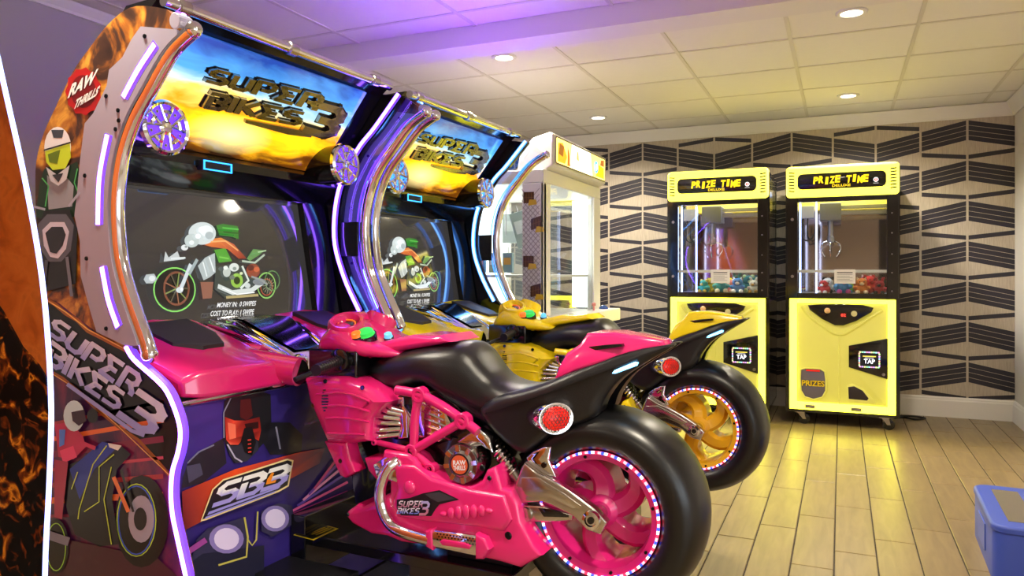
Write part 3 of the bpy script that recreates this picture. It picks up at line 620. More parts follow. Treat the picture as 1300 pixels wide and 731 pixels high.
        for qd in seg_quads(txt, 1.55, g):
            pp = [mq_px(*bil(quad, *p)) for p in qd]
            mb.add([mq(x, y, .014) for x, y in pp] + [mq(x, y, .03) for x, y in pp], [(0, 1, 2, 3), (7, 6, 5, 4), (0, 4, 5, 1), (1, 5, 6, 2), (2, 6, 7, 3), (3, 7, 4, 0)])
        P(mb, 'chrome_letters', 'smoke', mk, smooth=False)
    mb = MB(); pp = [mq_px(u, v) for u, v in ((307, 147), (306, 151), (360, 166), (390, 170), (392, 164), (372, 160))]
    n_ = len(pp); mb.add([mq(x, y, .014) for x, y in pp] + [mq(x, y, .026) for x, y in pp], [tuple(range(n_)), tuple(range(2 * n_ - 1, n_ - 1, -1))] + [(i, i + n_, (i + 1) % n_ + n_, (i + 1) % n_) for i in range(n_)]); P(mb, 'chrome_letters', 'smoke', mk, smooth=False)
    tb = P(MB().tube([(-1.14, -.565, 1.975), (-1.14, .53, 1.975)], .017, 14), 'top_bar', 'chrome')
    for y in (-.5, -.05, .42): P(MB().lathe([(-.02, .017), (-.018, .023), (.018, .023), (.02, .017)], (-1.14, y, 1.975), 'y', 14), 'clamp', 'chrome_soft', tb)
    # speakers
    for y in (-.43, .44):
        sp = P(MB().lathe([(-.16, .076), (-.005, .082), (0, .086), (.012, .086), (.012, .072), (.004, .07), (.004, 0)], (-1.31, y, 1.65), 'x', 36), 'speaker', 'gloss')
        P(MB().lathe([(.002, .088), (.016, .086), (.022, .078), (.018, .07), (.006, .068)], (-1.31, y, 1.65), 'x', 36, closed=True), 'speaker_ring', 'chrome', sp)
        mb = MB().lathe([(.004, 0.0), (.016, .0), (.02, .014), (.014, .024), (.004, .024)], (-1.31, y, 1.65), 'x', 20)
        for k in range(5):
            t = 2 * math.pi * k / 5 + .3
            for d in (-.32, .32): mb.tube([(-1.298, y + .018 * math.cos(t), 1.65 + .018 * math.sin(t)), (-1.298, y + .07 * math.cos(t + d), 1.65 + .07 * math.sin(t + d))], .0062, 8)
            mb.tube([(-1.297, y + .05 * math.cos(t + d), 1.65 + .05 * math.sin(t + d)) for d in (-.3, -.1, .1, .3)], .0075, 8)
            mb.lathe([(.0, .0), (.009, .002), (.009, .006), (0, .007)], (-1.306, y + .055 * math.cos(t + .63), 1.65 + .055 * math.sin(t + .63)), 'x', 8)
        P(mb, 'speaker_grille', 'chrome', sp)
        P(MB().lathe([(.005, 0), (.005, .07)], (-1.31, y, 1.65), 'x', 30), 'speaker_glow', led_dim, sp)
    # ledge over the screen, sensor, monitor
    P(MB().prism([(-1.6, 1.5), (-1.52, 1.5), (-1.42, 1.57), (-1.42, 1.6), (-1.47, 1.63), (-1.6, 1.63)], -.56, .56), 'screen_ledge', 'gloss', smooth=False)
    sx = P(MB().box(-1.43, -1.40, -.2, -.07, 1.555, 1.59), 'sensor_box', 'black', bevel=.003)
    P(MB().box(-1.402, -1.396, -.195, -.075, 1.585, 1.589).box(-1.402, -1.396, -.195, -.075, 1.556, 1.56).box(-1.402, -1.396, -.197, -.193, 1.556, 1.589).box(-1.402, -1.396, -.077, -.073, 1.556, 1.589), 'sensor_light', 'cyan_s', sx, smooth=False)
    bz = MB()
    def ring(a0, a1, b0, b1, c0, c1, d0, d1, e0, e1, mb):
        o_ = [(a0, b0), (a1, b0), (a1, b1), (a0, b1)]; i_ = [(c0, d0), (c1, d0), (c1, d1), (c0, d1)]
        vs_ = [scr(*p, e0) for p in o_] + [scr(*p, e1) for p in i_] + [scr(*p, 0) for p in i_]
        mb.add(vs_, [(k, (k + 1) % 4, (k + 1) % 4 + 4, k + 4) for k in range(4)] + [(k + 4, (k + 1) % 4 + 4, (k + 1) % 4 + 8, k + 8) for k in range(4)])
    ring(-.56, .56, -.06, .53, -.47, .44, .0, .5, .045, .03, bz); P(bz, 'monitor_bezel', 'gloss', smooth=False)
    a = Art(scr, .0003)
    a.poly([(-.475, -.01), (.445, -.01), (.445, .505), (-.475, .505)], ['#2a2828', '#2a2828', '#343232', '#343232'])
    S_ = lambda *l: [scr_px(170 + .2051 * x, 260 + .2051 * y) for x, y in l]
    def ell(x, y, rx, ry, n=26): return S_(*[(x + rx * math.cos(2 * math.pi * k / n), y + ry * math.sin(2 * math.pi * k / n)) for k in range(n)])
    a.poly(ell(240, 515, 165, 160), '#26292c'); a.poly(ell(250, 515, 120, 130), '#0c0e0e'); a.line(ell(250, 525, 128, 135), .005, '#86d864', True); a.line(ell(262, 518, 76, 100), .008, '#7a4632', True)
    for k in range(9): a.line(S_((262, 518), (262 + 76 * math.cos(k * .7), 518 + 100 * math.sin(k * .7))), .005, ['#58503e', '#7a8a4a', '#8a5a40'][k % 3])
    a.poly(ell(815, 500, 62, 78), '#1c2420'); a.line(ell(815, 500, 55, 78), .006, '#86b860', True); a.line(ell(815, 510, 36, 50), .005, '#a04a30', True); a.line(ell(850, 470, 45, 60), .004, '#5a8a50', True)
    a.poly(S_((500, 380), (640, 370), (740, 440), (720, 560), (560, 580), (490, 520)), '#39413c'); a.poly(S_((490, 280), (560, 270), (600, 350), (520, 360)), '#4f9a34'); a.poly(ell(630, 470, 38, 45), '#8cb848'); a.poly(ell(630, 470, 20, 24), '#2c3a1c'); a.poly(ell(730, 410, 42, 44), '#8a4430')
    a.poly(S_((430, 250), (450, 215), (530, 205), (610, 245), (690, 335), (640, 335), (570, 275), (470, 262)), ['#c86030', '#d87838', '#d88840', '#c05a38', '#7a2c24', '#9a3c28', '#b85a34', '#d06c38'])
    a.poly(S_((690, 335), (730, 275), (800, 285), (770, 310), (710, 350)), '#5f8c50'); a.poly(S_((500, 130), (540, 120), (635, 135), (640, 215), (600, 200), (520, 190)), '#2f7a2c'); a.line(S_((660, 350), (740, 360), (800, 310)), .008, '#a9b8a4'); a.line(S_((510, 505), (600, 545), (720, 530), (790, 480)), .018, '#c9d0cc'); a.line(S_((660, 380), (700, 470), (650, 520)), .01, '#cfd8cc'); a.line(S_((560, 575), (760, 560)), .01, '#a89868')
    a.poly(S_((385, 380), (430, 330), (490, 300), (495, 420), (460, 450), (420, 470)), '#aab4b4'); a.poly(S_((400, 480), (480, 480), (470, 580), (415, 585)), '#8a5a4a'); a.line(S_((340, 370), (300, 470), (270, 540)), .014, '#c8d2d6'); a.line(S_((380, 340), (330, 430)), .012, '#9aa8aa'); a.poly(ell(270, 530, 22, 18), '#c4ccce')
    a.poly(ell(410, 180, 85, 70), '#c8d2d2'); a.poly(ell(345, 225, 45, 42), '#b8c4c2'); a.poly(ell(300, 268, 22, 18), '#d8dcdc'); a.poly(ell(435, 165, 40, 34), '#e2e8e8'); a.poly(S_((170, 355), (180, 290), (200, 330), (255, 290), (270, 330), (300, 340)), '#bcc2c2'); a.poly(S_((45, 465), (60, 435), (110, 430), (130, 465), (100, 490), (60, 490)), '#aab2b4'); a.poly(ell(560, 420, 24, 30), '#b8c0b8'); a.poly(ell(605, 390, 30, 26), '#d0d6d0'); a.poly(ell(760, 480, 40, 22), '#7a8084')
    for k in range(14): t_ = k * .449; a.line(S_((815 + 10 * math.cos(t_), 505 + 14 * math.sin(t_)), (815 + 36 * math.cos(t_), 505 + 50 * math.sin(t_))), .002, '#9a9a80')
    for x, y, r_, c_ in ((400, 160, 22, '#f4f8f8'), (445, 195, 26, '#a8b4b6'), (375, 200, 18, '#e8eeee'), (335, 240, 16, '#dfe6e6'), (300, 265, 9, '#8a9494'), (545, 395, 14, '#e0e6e0'), (600, 400, 12, '#8a948c'), (585, 455, 16, '#6a7468'), (680, 505, 18, '#c4ccc8'), (700, 395, 20, '#5a2a20'), (735, 405, 18, '#c0603c'), (640, 430, 10, '#d0d8b0'), (270, 528, 10, '#eef2f2'), (85, 462, 20, '#d4dadc')): a.poly(ell(x, y, r_, r_ * .9, 14), c_)
    for l, w_, c_ in ((((450, 235), (540, 230), (620, 290)), .006, '#f0a868'), (((440, 330), (470, 420)), .006, '#e4eaea'), (((400, 360), (425, 450)), .005, '#dfe6e6'), (((520, 520), (610, 560), (720, 548)), .004, '#f0f4f2'), (((700, 450), (760, 470), (800, 500)), .008, '#8a9290'), (((500, 330), (560, 340)), .006, '#78c050'), (((200, 340), (290, 335)), .006, '#d8dede'), (((520, 150), (620, 160)), .006, '#54b848'), (((525, 175), (630, 185)), .005, '#1c4c1c'), (((740, 300), (790, 290)), .005, '#a8c898')): a.line(S_(*l), w_, c_)
    for t, q_ in (('MONEY IN:  0 SWIPES', [(485, 612), (728, 600), (726, 630), (483, 642)]), ('COST TO PLAY: 1 SWIPE', [(445, 664), (716, 650), (714, 682), (443, 696)])):
        art_font(a, t, lambda p, r, q_=q_: S_(bil(q_, p + .5, r + .5))[0], '#f0f0f0', .012, .25)
    P(a, 'screen', 'screen', smooth=False)['label'] = 'glossy screen showing a green and orange chopper'
    # dash: deck, cowls, centre pod, trim lip
    P(MB().prism([(-1.6, .80), (-1.1, .80), (-1.1, .845), (-1.2, .875), (-1.3, .92), (-1.5, .985), (-1.6, 1.0)], -.565, .565), 'dash_deck', 'black', smooth=False)
    for s in (-1, 1):
        # each cowl is a wedge: ridged plastic body with a mesh window on its sloping top
        ys = [s * y for y in (.548, .5, .36, .2, .155)]
        sec = {0: [(-1.44, .85), (-1.44, .99), (-1.16, .915), (-1.09, .89), (-1.09, .845)], 1: [(-1.46, .85), (-1.46, 1.04), (-1.19, .95), (-1.07, .912), (-1.06, .838)], 2: [(-1.46, .85), (-1.46, 1.05), (-1.19, .96), (-1.05, .915), (-1.035, .838)],
               3: [(-1.46, .85), (-1.46, 1.04), (-1.23, .97), (-1.05, .91), (-1.035, .838)], 4: [(-1.44, .85), (-1.44, 1.015), (-1.25, .965), (-1.06, .9), (-1.05, .845)]}
        mb = MB(); vs_ = []
        for i in range(5): vs_ += [(x, ys[i], z) for x, z in sec[i]]
        fs = [(i * 5 + k, i * 5 + (k + 1) % 5, (i + 1) * 5 + (k + 1) % 5, (i + 1) * 5 + k) for i in range(4) for k in range(5)] + [(0, 1, 2, 3, 4), (24, 23, 22, 21, 20)]
        mb.add(vs_, fs); cw = P(mb, 'dash_cowl', body, bevel=.012)
        g = [(-1.44, .49, 1.035), (-1.24, .475, .968), (-1.165, .39, .952), (-1.175, .27, .955), (-1.28, .215, .99), (-1.44, .22, 1.042)]
        g = [(-1.31 + (x + 1.31) * .8, .345 + (y - .345) * .74, z + (1.0 - z) * .2 + .004) for x, y, z in g]
        n_ = len(g); P(MB().add([(x, s * y, z + .007) for x, y, z in g] + [(x, s * y, z - .01) for x, y, z in g], [tuple(range(n_)), tuple(range(2 * n_ - 1, n_ - 1, -1))] + [(i, i + n_, (i + 1) % n_ + n_, (i + 1) % n_) for i in range(n_)]), 'mesh_window', 'mesh', cw, smooth=False)
        P(MB().tube([(-1.2, s * .22, .91), (-1.1, s * .19, .89), (-1.0, s * .165, .878)], [.045, .05, .047], 20), 'air_scoop', body, cw)
        P(MB().tube([(-1.27, s * .19, .94), (-1.18, s * .15, .925)], [.03, .032], 16), 'air_scoop', body, cw)
        P(MB().lathe([(0, .0), (.0, .036), (.004, .04), (.004, .0)], (-1.001, s * .165, .878), 'x', 18), 'scoop_mouth', 'smoke', cw)
    pd = P(MB().add([(-1.46, -.13, .99), (-1.46, .13, .99), (-1.05, .1, .865), (-1.05, -.1, .865), (-1.45, -.1, 1.04), (-1.45, .1, 1.04), (-1.3, .13, 1.03), (-1.3, -.13, 1.03), (-1.08, .075, .91), (-1.08, -.075, .91)],
                    [(0, 4, 5, 1), (4, 7, 6, 5), (7, 9, 8, 6), (9, 3, 2, 8), (0, 3, 9, 7), (0, 7, 4), (1, 2, 3, 0), (2, 1, 6, 8), (1, 5, 6)]), 'centre_pod', 'chrome', bevel=.008)
    P(MB().add([(-1.43, -.085, 1.043), (-1.43, .085, 1.043), (-1.3, .112, 1.036), (-1.11, .062, .934), (-1.11, -.062, .934), (-1.3, -.112, 1.036)], [(0, 1, 2, 5), (5, 2, 3, 4)]), 'pod_window', 'gloss', pd)
    for s in (-1, 1):
        P(MB().tube([(-1.44, s * .14, 1.02), (-1.3, s * .15, 1.0), (-1.12, s * .11, .92), (-1.04, s * .1, .87)], .016, 12), 'pod_pipe', 'chrome', pd)
        P(MB().tube([(-1.42, s * .17, .99), (-1.26, s * .175, .965), (-1.1, s * .14, .89)], .013, 12), 'pod_pipe', 'chrome', pd)
        P(MB().ball((-1.06, s * .1, .9), (.03, .03, .028), 14, 10), 'pod_knob', 'chrome', pd)
    P(MB().tube([(-1.075, -.56, .828), (-1.06, -.42, .832), (-1.05, -.2, .834), (-1.04, -.15, .845), (-1.03, 0, .85), (-1.04, .15, .845), (-1.05, .2, .834), (-1.06, .42, .832), (-1.075, .56, .828)], .009, 10), 'trim_lip', 'chrome')
    # printed front panel
    fp = P(MB().box(-1.09, -1.07, -.57, .57, .06, .82), 'front_panel', 'frontprint', smooth=False)
    fx = -1.0695; fm = lambda u, v, e: (lambda p: (fx + e, p.y, p.z))(hit(u, v, (fx, 0, 0), (1, 0, 0))); a = Art(fm); q = .357; X = lambda *l: [(225 + q * x, 470 + q * y) for x, y in l]
    a.poly(X((20, 380), (40, 320), (120, 265), (165, 240), (175, 330), (90, 400), (15, 420)), '#1b1a26'); a.poly(X((330, 185), (400, 185), (445, 230), (440, 300), (330, 300), (300, 250)), '#191824'); a.line(X((35, 330), (75, 290), (130, 265)), 2, '#6a6a86'); a.line(X((350, 200), (365, 280)), 2.2, '#85859c')
    a.poly(X((30, 340), (80, 330), (90, 370), (40, 400)), '#3d3d54')
    a.poly(X((165, 110), (190, 90), (300, 75), (330, 85), (333, 180), (318, 245), (285, 280), (245, 320), (200, 330), (178, 290), (163, 240)), '#14131a')
    a.line(X((164, 240), (163, 150), (190, 95), (240, 82)), 1.6, '#7a7890'); a.poly(X((222, 105), (258, 100), (266, 160), (244, 178), (220, 165)), '#4a1214')
    a.poly(X((166, 165), (200, 178), (240, 178), (290, 165), (295, 212), (287, 250), (262, 236), (236, 236), (214, 264), (186, 264), (171, 246)), ['#8a1a16', '#d84430', '#701414', '#5a1010', '#8a1c16', '#b83424', '#4a0c0c', '#3a0a0a', '#c83c2a', '#e86a50', '#c03626'])
    a.poly(X((176, 185), (204, 192), (206, 240), (182, 246)), '#e06a50'); a.poly(X((236, 190), (284, 182), (286, 205), (242, 212)), '#2a0a0c')
    a.poly(X((172, 262), (186, 268), (214, 266), (240, 236), (264, 238), (284, 254), (285, 282), (245, 322), (205, 330), (182, 302)), '#2c2a38'); a.poly(X((234, 205), (262, 200), (276, 255), (262, 302), (236, 292), (222, 252)), '#0c0b10')
    for k in range(4): a.line(X((246, 248 + 14 * k), (258, 246 + 14 * k)), 1.6, '#c83a30')
    a.line(X((172, 262), (200, 310), (225, 325)), 2, '#a8a4bc')
    # red speed band
    a.poly(X((10, 430), (200, 350), (430, 290), (520, 275), (500, 330), (330, 420), (150, 500), (15, 570)), ['#7a1c1c', '#d84a1c', '#c83a20', '#4a1c4a', '#481a48', '#d0481c', '#c8461c', '#5a1420'])
    for k in range(6): a.line(X((380 + 20 * k, 520 - 20 * k), (600, 430 - 34 * k)), 3, ['#a0287a', '#d85aa0', '#5a40b0', '#e890c8', '#703aa8', '#b83a80'][k])
    # twin headlights of an oncoming bike
    a.poly(X((60, 600), (100, 560), (230, 520), (250, 640), (220, 700), (60, 731), (40, 680)), '#2c2848'); a.poly(X((290, 500), (350, 470), (400, 480), (410, 540), (330, 590), (290, 570)), '#2c2848'); a.poly(X((40, 680), (80, 650), (300, 620), (300, 731), (40, 731)), '#181830')
    for x, y, r1, r2 in ((165, 597, 62, 52), (338, 525, 50, 46)):
        a.poly(X(*[(x + r1 * math.cos(t * .35), y + r2 * math.sin(t * .35)) for t in range(18)]), '#7a6ca8'); a.poly(X(*[(x + r1 * .72 * math.cos(t * .35), y + r2 * .75 * math.sin(t * .35)) for t in range(18)]), '#c8bce0')
    a.line(X((135, 690), (235, 660), (240, 590), (228, 520)), 2.4, '#b0a850'); a.line(X((275, 500), (270, 600), (255, 620), (240, 600)), 2, '#b0a850'); a.line(X((0, 660), (90, 600)), 7, '#8a3a88')
    # emblem
    a.poly(X((70, 535), (112, 420), (150, 385), (380, 312), (402, 318), (385, 410), (350, 430), (90, 530)), '#e8c890'); a.poly(X((76, 528), (116, 423), (152, 390), (380, 318), (396, 323), (380, 406), (348, 424)), '#17131e')
    art_word(a, 'SB3', [(225 + q * 150, 470 + q * 405), (225 + q * 386, 470 + q * 335), (225 + q * 362, 470 + q * 400), (225 + q * 122, 470 + q * 475)], '#e8e4f4', '#9088cc', 1.5, 1.2)
    a.poly(X((98, 500), (355, 408), (345, 418), (92, 512)), '#8a84cc'); a.poly(X((86, 518), (340, 424), (330, 432), (82, 526)), '#8a84cc'); a.poly(X((305, 385), (322, 360), (330, 362), (318, 392), (338, 386), (334, 396), (300, 404)), '#e0841c')
    a.c = [tuple(min(1, x * 1.35 + .006) for x in c[:3]) + (1,) for c in a.c]; P(a, 'front_art', 'print', fp, smooth=False)
    return root
CABZ = -TH
cab1 = empty('motorcycle_arcade_cabinet', ORG, CABZ, 'large motorcycle racing arcade cabinet with pink dash and purple lights, nearest the viewer', 'arcade cabinet', 'motorcycle racing cabinets')
make_cabinet(cab1, 'pink', 'ledp', 'ledp_dim')
cab2 = copy_tree(cab1, None, {M['pink']: M['yellow'], M['ledp']: M['ledb'], M['ledp_dim']: M['ledb_dim']})
cab2.location = ORG + wv * PITCH_S
MB().tube([(-1.25, -.5, 1.992), (-1.25, .5, 1.992)], .008, 8).build('roof_glow_strip', 'added_violet', cab2)  # glowing strip added on top to wash the ceiling violet
cab2['label'] = 'motorcycle racing arcade cabinet with yellow dash and blue-white lights, behind the pink one'

# ============================================================ RIDE-ON MOTORCYCLES
def loft(secs, n=20, e=2.6):
    """secs: (x, z_bottom, z_top, half_width, [y])"""
    mb = MB(); vs_ = []; m = len(secs)
    for x, zb, zt, hw in secs:
        for k in range(n):
            t = 2 * math.pi * k / n; c, s_ = math.cos(t), math.sin(t)
            vs_.append((x, hw * math.copysign(abs(c) ** (2 / e), c), (zb + zt) / 2 + (zt - zb) / 2 * math.copysign(abs(s_) ** (2 / e), s_)))
    fs = [(i * n + k, i * n + (k + 1) % n, (i + 1) * n + (k + 1) % n, (i + 1) * n + k) for i in range(m - 1) for k in range(n)] + [tuple(range(n - 1, -1, -1)), tuple(range((m - 1) * n, m * n))]
    return mb.add(vs_, fs)
def interp(tab, x):
    if x <= tab[0][0]: return tab[0][1]
    for (a, b), (c, d) in zip(tab, tab[1:]):
        if x <= c: t = (x - a) / (c - a); return b + (d - b) * t
    return tab[-1][1]
def hx(u, v, y): p = hit(u, v, (0, y, 0), (0, 1, 0)); return Vector((p.x, y, p.z))
def make_bike(root):
    P = lambda mb, nm, m, par=root, **k: mb.build(nm, m, par, **k)
    WC = (0, 0, .541)
    # ---- rear wheel
    prof = [(-.098, .172), (-.112, .186), (-.121, .205), (-.122, .225), (-.113, .245), (-.093, .262), (-.062, .273), (-.03, .279), (0, .281)]
    prof = prof + [(-a, r) for a, r in prof[::-1][1:]]
    wheel = P(MB().lathe(prof + [(.08, .168), (-.08, .168)], WC, 'y', 64, closed=True), 'rear_tyre', 'rubber')
    rim = MB().lathe([(-.1, .172), (-.106, .166), (-.1, .148), (-.07, .14), (.07, .14), (.1, .148), (.106, .166), (.1, .172)], WC, 'y', 64, closed=True)
    rim.lathe([(-.085, .0), (-.085, .03), (-.07, .045), (.07, .045), (.085, .03), (.085, 0)], WC, 'y', 28)
    rm = P(rim, 'wheel_rim', 'pink_rim', wheel)
    for k in range(5):
        mb = MB(); secs = []
        for i in range(8):
            f = i / 7; r = .03 + .125 * f; ang = R(90 + 72 * k) + .75 * f * f; w_ = .034 - .004 * math.sin(f * 3.1) + .012 * f * f; dy = .075 - .02 * math.sin(f * math.pi)
            c = Vector((r * math.cos(ang), 0, WC[2] + r * math.sin(ang))); t = Vector((-math.sin(ang), 0, math.cos(ang)))
            secs.append([c + t * w_ + Vector((0, -dy * .75, 0)), c + t * w_ * .55 + Vector((0, -dy, 0)), c - t * w_ * .55 + Vector((0, -dy, 0)), c - t * w_ + Vector((0, -dy * .75, 0)), c - t * w_ + Vector((0, dy * .75, 0)), c - t * w_ * .55 + Vector((0, dy, 0)), c + t * w_ * .55 + Vector((0, dy, 0)), c + t * w_ + Vector((0, dy * .75, 0))])
        vs_ = [p for s_ in secs for p in s_]; mb.add(vs_, [(i * 8 + j, i * 8 + (j + 1) % 8, (i + 1) * 8 + (j + 1) % 8, (i + 1) * 8 + j) for i in range(7) for j in range(8)] + [tuple(range(8)), tuple(range(63, 55, -1))])
        P(mb, 'spoke', 'pink_rim', wheel)
    for s in (-1, 1):
        led = MB(); n_ = 112
        for k in range(n_):
            c = ['#ff2a48', '#f4f0ff', '#2a48ff', '#ff90a0'][k % 4]
            pts = []
            for t in (k, k + .92):
                t = 2 * math.pi * t / n_; pts += [((r) * math.cos(t), s * y, WC[2] + r * math.sin(t)) for r, y in ((.1655, .1055), (.1655, .1095), (.1715, .1095), (.1715, .1035))]
            led.add(pts, [(0, 1, 5, 4), (1, 2, 6, 5), (2, 3, 7, 6), (0, 3, 2, 1), (4, 5, 6, 7), (0, 4, 7, 3)], c)
        P(led, 'light_ring', 'led', wheel, smooth=False)
        for k in range(8):
            t = 2 * math.pi * (k + .3) / 8; P(MB().lathe([(s * -.002, .0045), (s * .004, .0045), (s * .004, 0)], (.157 * math.cos(t), s * .103, WC[2] + .157 * math.sin(t)), 'y', 8), 'rim_bolt', 'screw', rm)
    # ---- swingarms with axle, lower links, brackets, shocks (each side)
    def sw(px, y): return onY(px, y)
    for s in (-1, 1):
        Y = lambda y: s * y
        arm = sw([(666.6, 587), (686, 601.4), (704.5, 610.5), (725.4, 623.6), (754, 644.5), (771, 662.8), (763, 678.5), (746, 673), (728, 655), (699, 640.6), (689, 636.7), (656, 639), (652, 621), (662.7, 592)], -.15)
        sa = P(MB().pillow(arm, Y(.128), Y(.155), .007, 3), 'swingarm', 'chrome_soft')
        inn = sw([(662, 606), (684, 606), (716, 626), (738, 642), (728, 646), (700, 632), (662, 630)], -.156)
        P(MB().pillow(inn, Y(.15), Y(.158), .003, 2), 'swingarm_inset', 'chrome_soft', sa)
        lk = sw([(656, 642), (664, 640), (690, 642), (728, 653), (726, 660), (700, 662), (662.7, 662), (655, 655)], -.14)
        P(MB().pillow(lk, Y(.125), Y(.145), .005, 3), 'lower_link', 'chrome_soft', sa)
        P(MB().pillow(sw([(683, 645), (700, 646), (722, 654), (722, 657), (690, 656)], -.146), Y(.14), Y(.1465), .002, 2), 'link_slot', 'gloss', sa)
        p = hx(668, 652.4, -.145); P(MB().lathe([(Y(.0), .021), (Y(.01), .019), (Y(.01), .008), (Y(.004), .008), (Y(.004), 0)], (p.x, Y(.143), p.z), 'y', 20), 'link_pivot', 'chrome_soft', sa)
        ax = P(MB().lathe([(Y(0), .026), (Y(.012), .024), (Y(.014), .016), (Y(.008), .014), (Y(.008), 0)], (0, Y(.153), .541), 'y', 24), 'axle_nut', 'chrome', sa)
        P(MB().lathe([(Y(.0), .01), (Y(.006), .009), (Y(.006), 0)], (0, Y(.16), .541), 'y', 12), 'axle_bolt', 'gloss', sa)
        P(MB().lathe([(Y(.05), .022), (Y(.155), .022)], (0, 0, .541), 'y', 18), 'axle', 'chrome_soft', sa)
        hug = sw([(667, 581), (676, 573), (690, 567), (699, 567), (696, 584), (705.8, 606), (690, 603), (672, 590)], -.135)
        hg = P(MB().pillow(hug, Y(.11), Y(.135), .006, 3), 'hugger_bracket', 'chrome'); p = hx(691, 590, -.135); P(MB().lathe([(Y(0), .008), (Y(.006), .008), (Y(.006), 0)], (p.x, Y(.134), p.z), 'y', 12), 'bracket_bolt', 'gloss', hg)
        # shock absorber
        a_, b_ = hx(622, 556, -.11), hx(655, 604, -.11); a_.y = b_.y = Y(.11); d = b_ - a_
        sk = P(MB().tube([a_ - d * .15, a_ + d * .1, a_ + d * .12, b_ - d * .12, b_ - d * .1, b_ + d * .2], [.016, .016, .011, .011, .017, .017], 14), 'shock_absorber', 'smoke')
        mb = MB(); ax_ = d.normalized(); e1 = Vector((0, 1, 0)); e2 = ax_.cross(e1); N_ = 110
        mb.tube([a_ + d * (.1 + .8 * k / N_) + (e1 * math.cos(k * .43) + e2 * math.sin(k * .43)) * .0185 for k in range(N_ + 1)], .0042, 6); P(mb, 'shock_spring', 'chrome', sk)
    # ---- tank, seat and tail body
    top = [(-.82, .895), (-.79, .915), (-.70, .95), (-.595, .972), (-.5, .988), (-.44, .992), (-.41, .975), (-.38, .935), (-.345, .897), (-.30, .876), (-.25, .868), (-.18, .876), (-.12, .90), (-.05, .925), (0, .945), (.07, .965), (.165, .985)]
    bot = [(-.82, .875), (-.75, .83), (-.70, .815), (-.66, .82), (-.6, .848), (-.55, .848), (-.49, .80), (-.42, .762), (-.36, .725), (-.30, .715), (-.24, .735), (-.2, .765), (-.14, .81), (-.08, .838), (-.02, .86), (.03, .90), (.1, .945), (.165, .99)]
    hw = [(-.82, .05), (-.78, .095), (-.7, .13), (-.6, .145), (-.5, .145), (-.42, .125), (-.36, .11), (-.3, .12), (-.2, .13), (-.1, .115), (0, .085), (.1, .055), (.165, .03)]
    xs = [-.82 + .985 * k / 60 for k in range(61)]
    bd = P(loft([(x, interp(bot, x), interp(top, x), interp(hw, x)) for x in xs], 28, 2.7), 'tank_and_seat', 'seat', ang=60)
    sm = bd.modifiers.new('smooth', 'SMOOTH'); sm.factor = .5; sm.iterations = 6
    for s in (-1, 1):
        Y = lambda y: s * y
        fl = onY([(606, 520), (630, 503), (662, 495), (700, 482), (740, 466), (790, 449), (832, 442), (845, 441), (838, 447), (806, 466), (778, 486), (760, 510), (752, 530), (735, 540), (715, 544), (697, 554), (682, 566), (664, 577), (647, 571), (620, 546)], -.138)
        mbs = MB().pillow(spline(fl, 3, True), Y(.05), Y(.14), .03, 7)
        mbs.v = [(x, y * (1 if x < -.1 else max(.42, 1 - (x + .1) * 2.1)), z) for x, y, z in mbs.v]
        side = P(mbs, 'seat_side_cover', 'seat', ang=80)
        # tail light in a chrome bullet
        bz = hx(700, 530, -.15); cx, cz = bz.x, bz.z
        tl = P(MB().lathe([(-.04, .016), (-.03, .024), (.0, .033), (.03, .036), (.038, .035), (.038, .03), (.03, .0)], (0, 0, 0), 'x', 28), 'tail_light', 'chrome')
        tl.location = (cx - .02, Y(.142), cz - .002); tl.rotation_euler = (0, R(-6), Y(R(36))); tl.scale = (1.5, 1.55, 1.2)
        P(MB().lathe([(.028, .031), (.040, .026), (.046, .014), (.048, 0)], (0, 0, 0), 'x', 24), 'red_lens', 'red_l', tl)
        mb = MB(); 
        for k in range(37):
            rr = .0035 * math.sqrt(k) * 1.15; tt = k * 2.4; mb.ball((.045 - rr * .35, -.004 + rr * math.cos(tt) * .6, rr * math.sin(tt) * .6), .0016, 6, 4)
        P(mb, 'light_dots', 'red_hot', tl)
        hc = MB()
        for i in range(-4, 5):
            for j in range(-4, 5):
                y_, z_ = i * .0075 + (j % 2) * .00375, j * .0066
                if y_ * y_ + z_ * z_ < .0285 ** 2: hc.lathe([(.0, .0040), (.0015, .0040), (.0015, .0032), (.0, .0032)], (.0475 - (y_ * y_ + z_ * z_) * 14, y_, z_), 'x', 6, closed=True)
        P(hc, 'lens_grid', 'mesh', tl)
        # light strip under the tail
        st = onY([(777, 474), (780, 470), (804, 460), (808, 461), (806, 465), (782, 474)], -.097); P(MB().pillow(st, Y(.06), Y(.1), .002, 2), 'tail_strip', 'cyan_l', bd)
        # tail cowl
        cw = onY([(705, 483), (713, 462), (720, 448), (735, 437), (742.6, 423.5), (773, 423), (804, 428.5), (836, 434.5), (839, 441), (810, 448), (781, 455), (757, 463), (735, 471)], -.09)
        mbs = MB().pillow(cw, Y(.0), Y(.108), .012, 4)
        mbs.v = [(x, y * (1 if x < -.02 else max(.4, 1 - (x + .02) * 2.6)) * (1 - .3 * min(1, max(0, (z - .95) / .085))), z) for x, y, z in mbs.v]
        tcw = P(mbs, 'tail_cowl', 'pink')
        sl = onY([(742.6, 446), (748, 440), (770, 437.5), (789, 436.5), (790, 440), (768, 443)], -.088); P(MB().pillow(sl, Y(.06), Y(.088), .001, 2), 'cowl_slot', 'gloss', tcw)
    # ---- dash pod over the tank
    ztp = [(-.98, .955), (-.965, .975), (-.93, 1.02), (-.89, 1.045), (-.85, 1.035), (-.8, 1.0), (-.75, .985), (-.7, .975), (-.65, .955)]
    hwp = [(-.98, .08), (-.96, .125), (-.92, .155), (-.85, .165), (-.78, .16), (-.7, .13), (-.65, .09)]
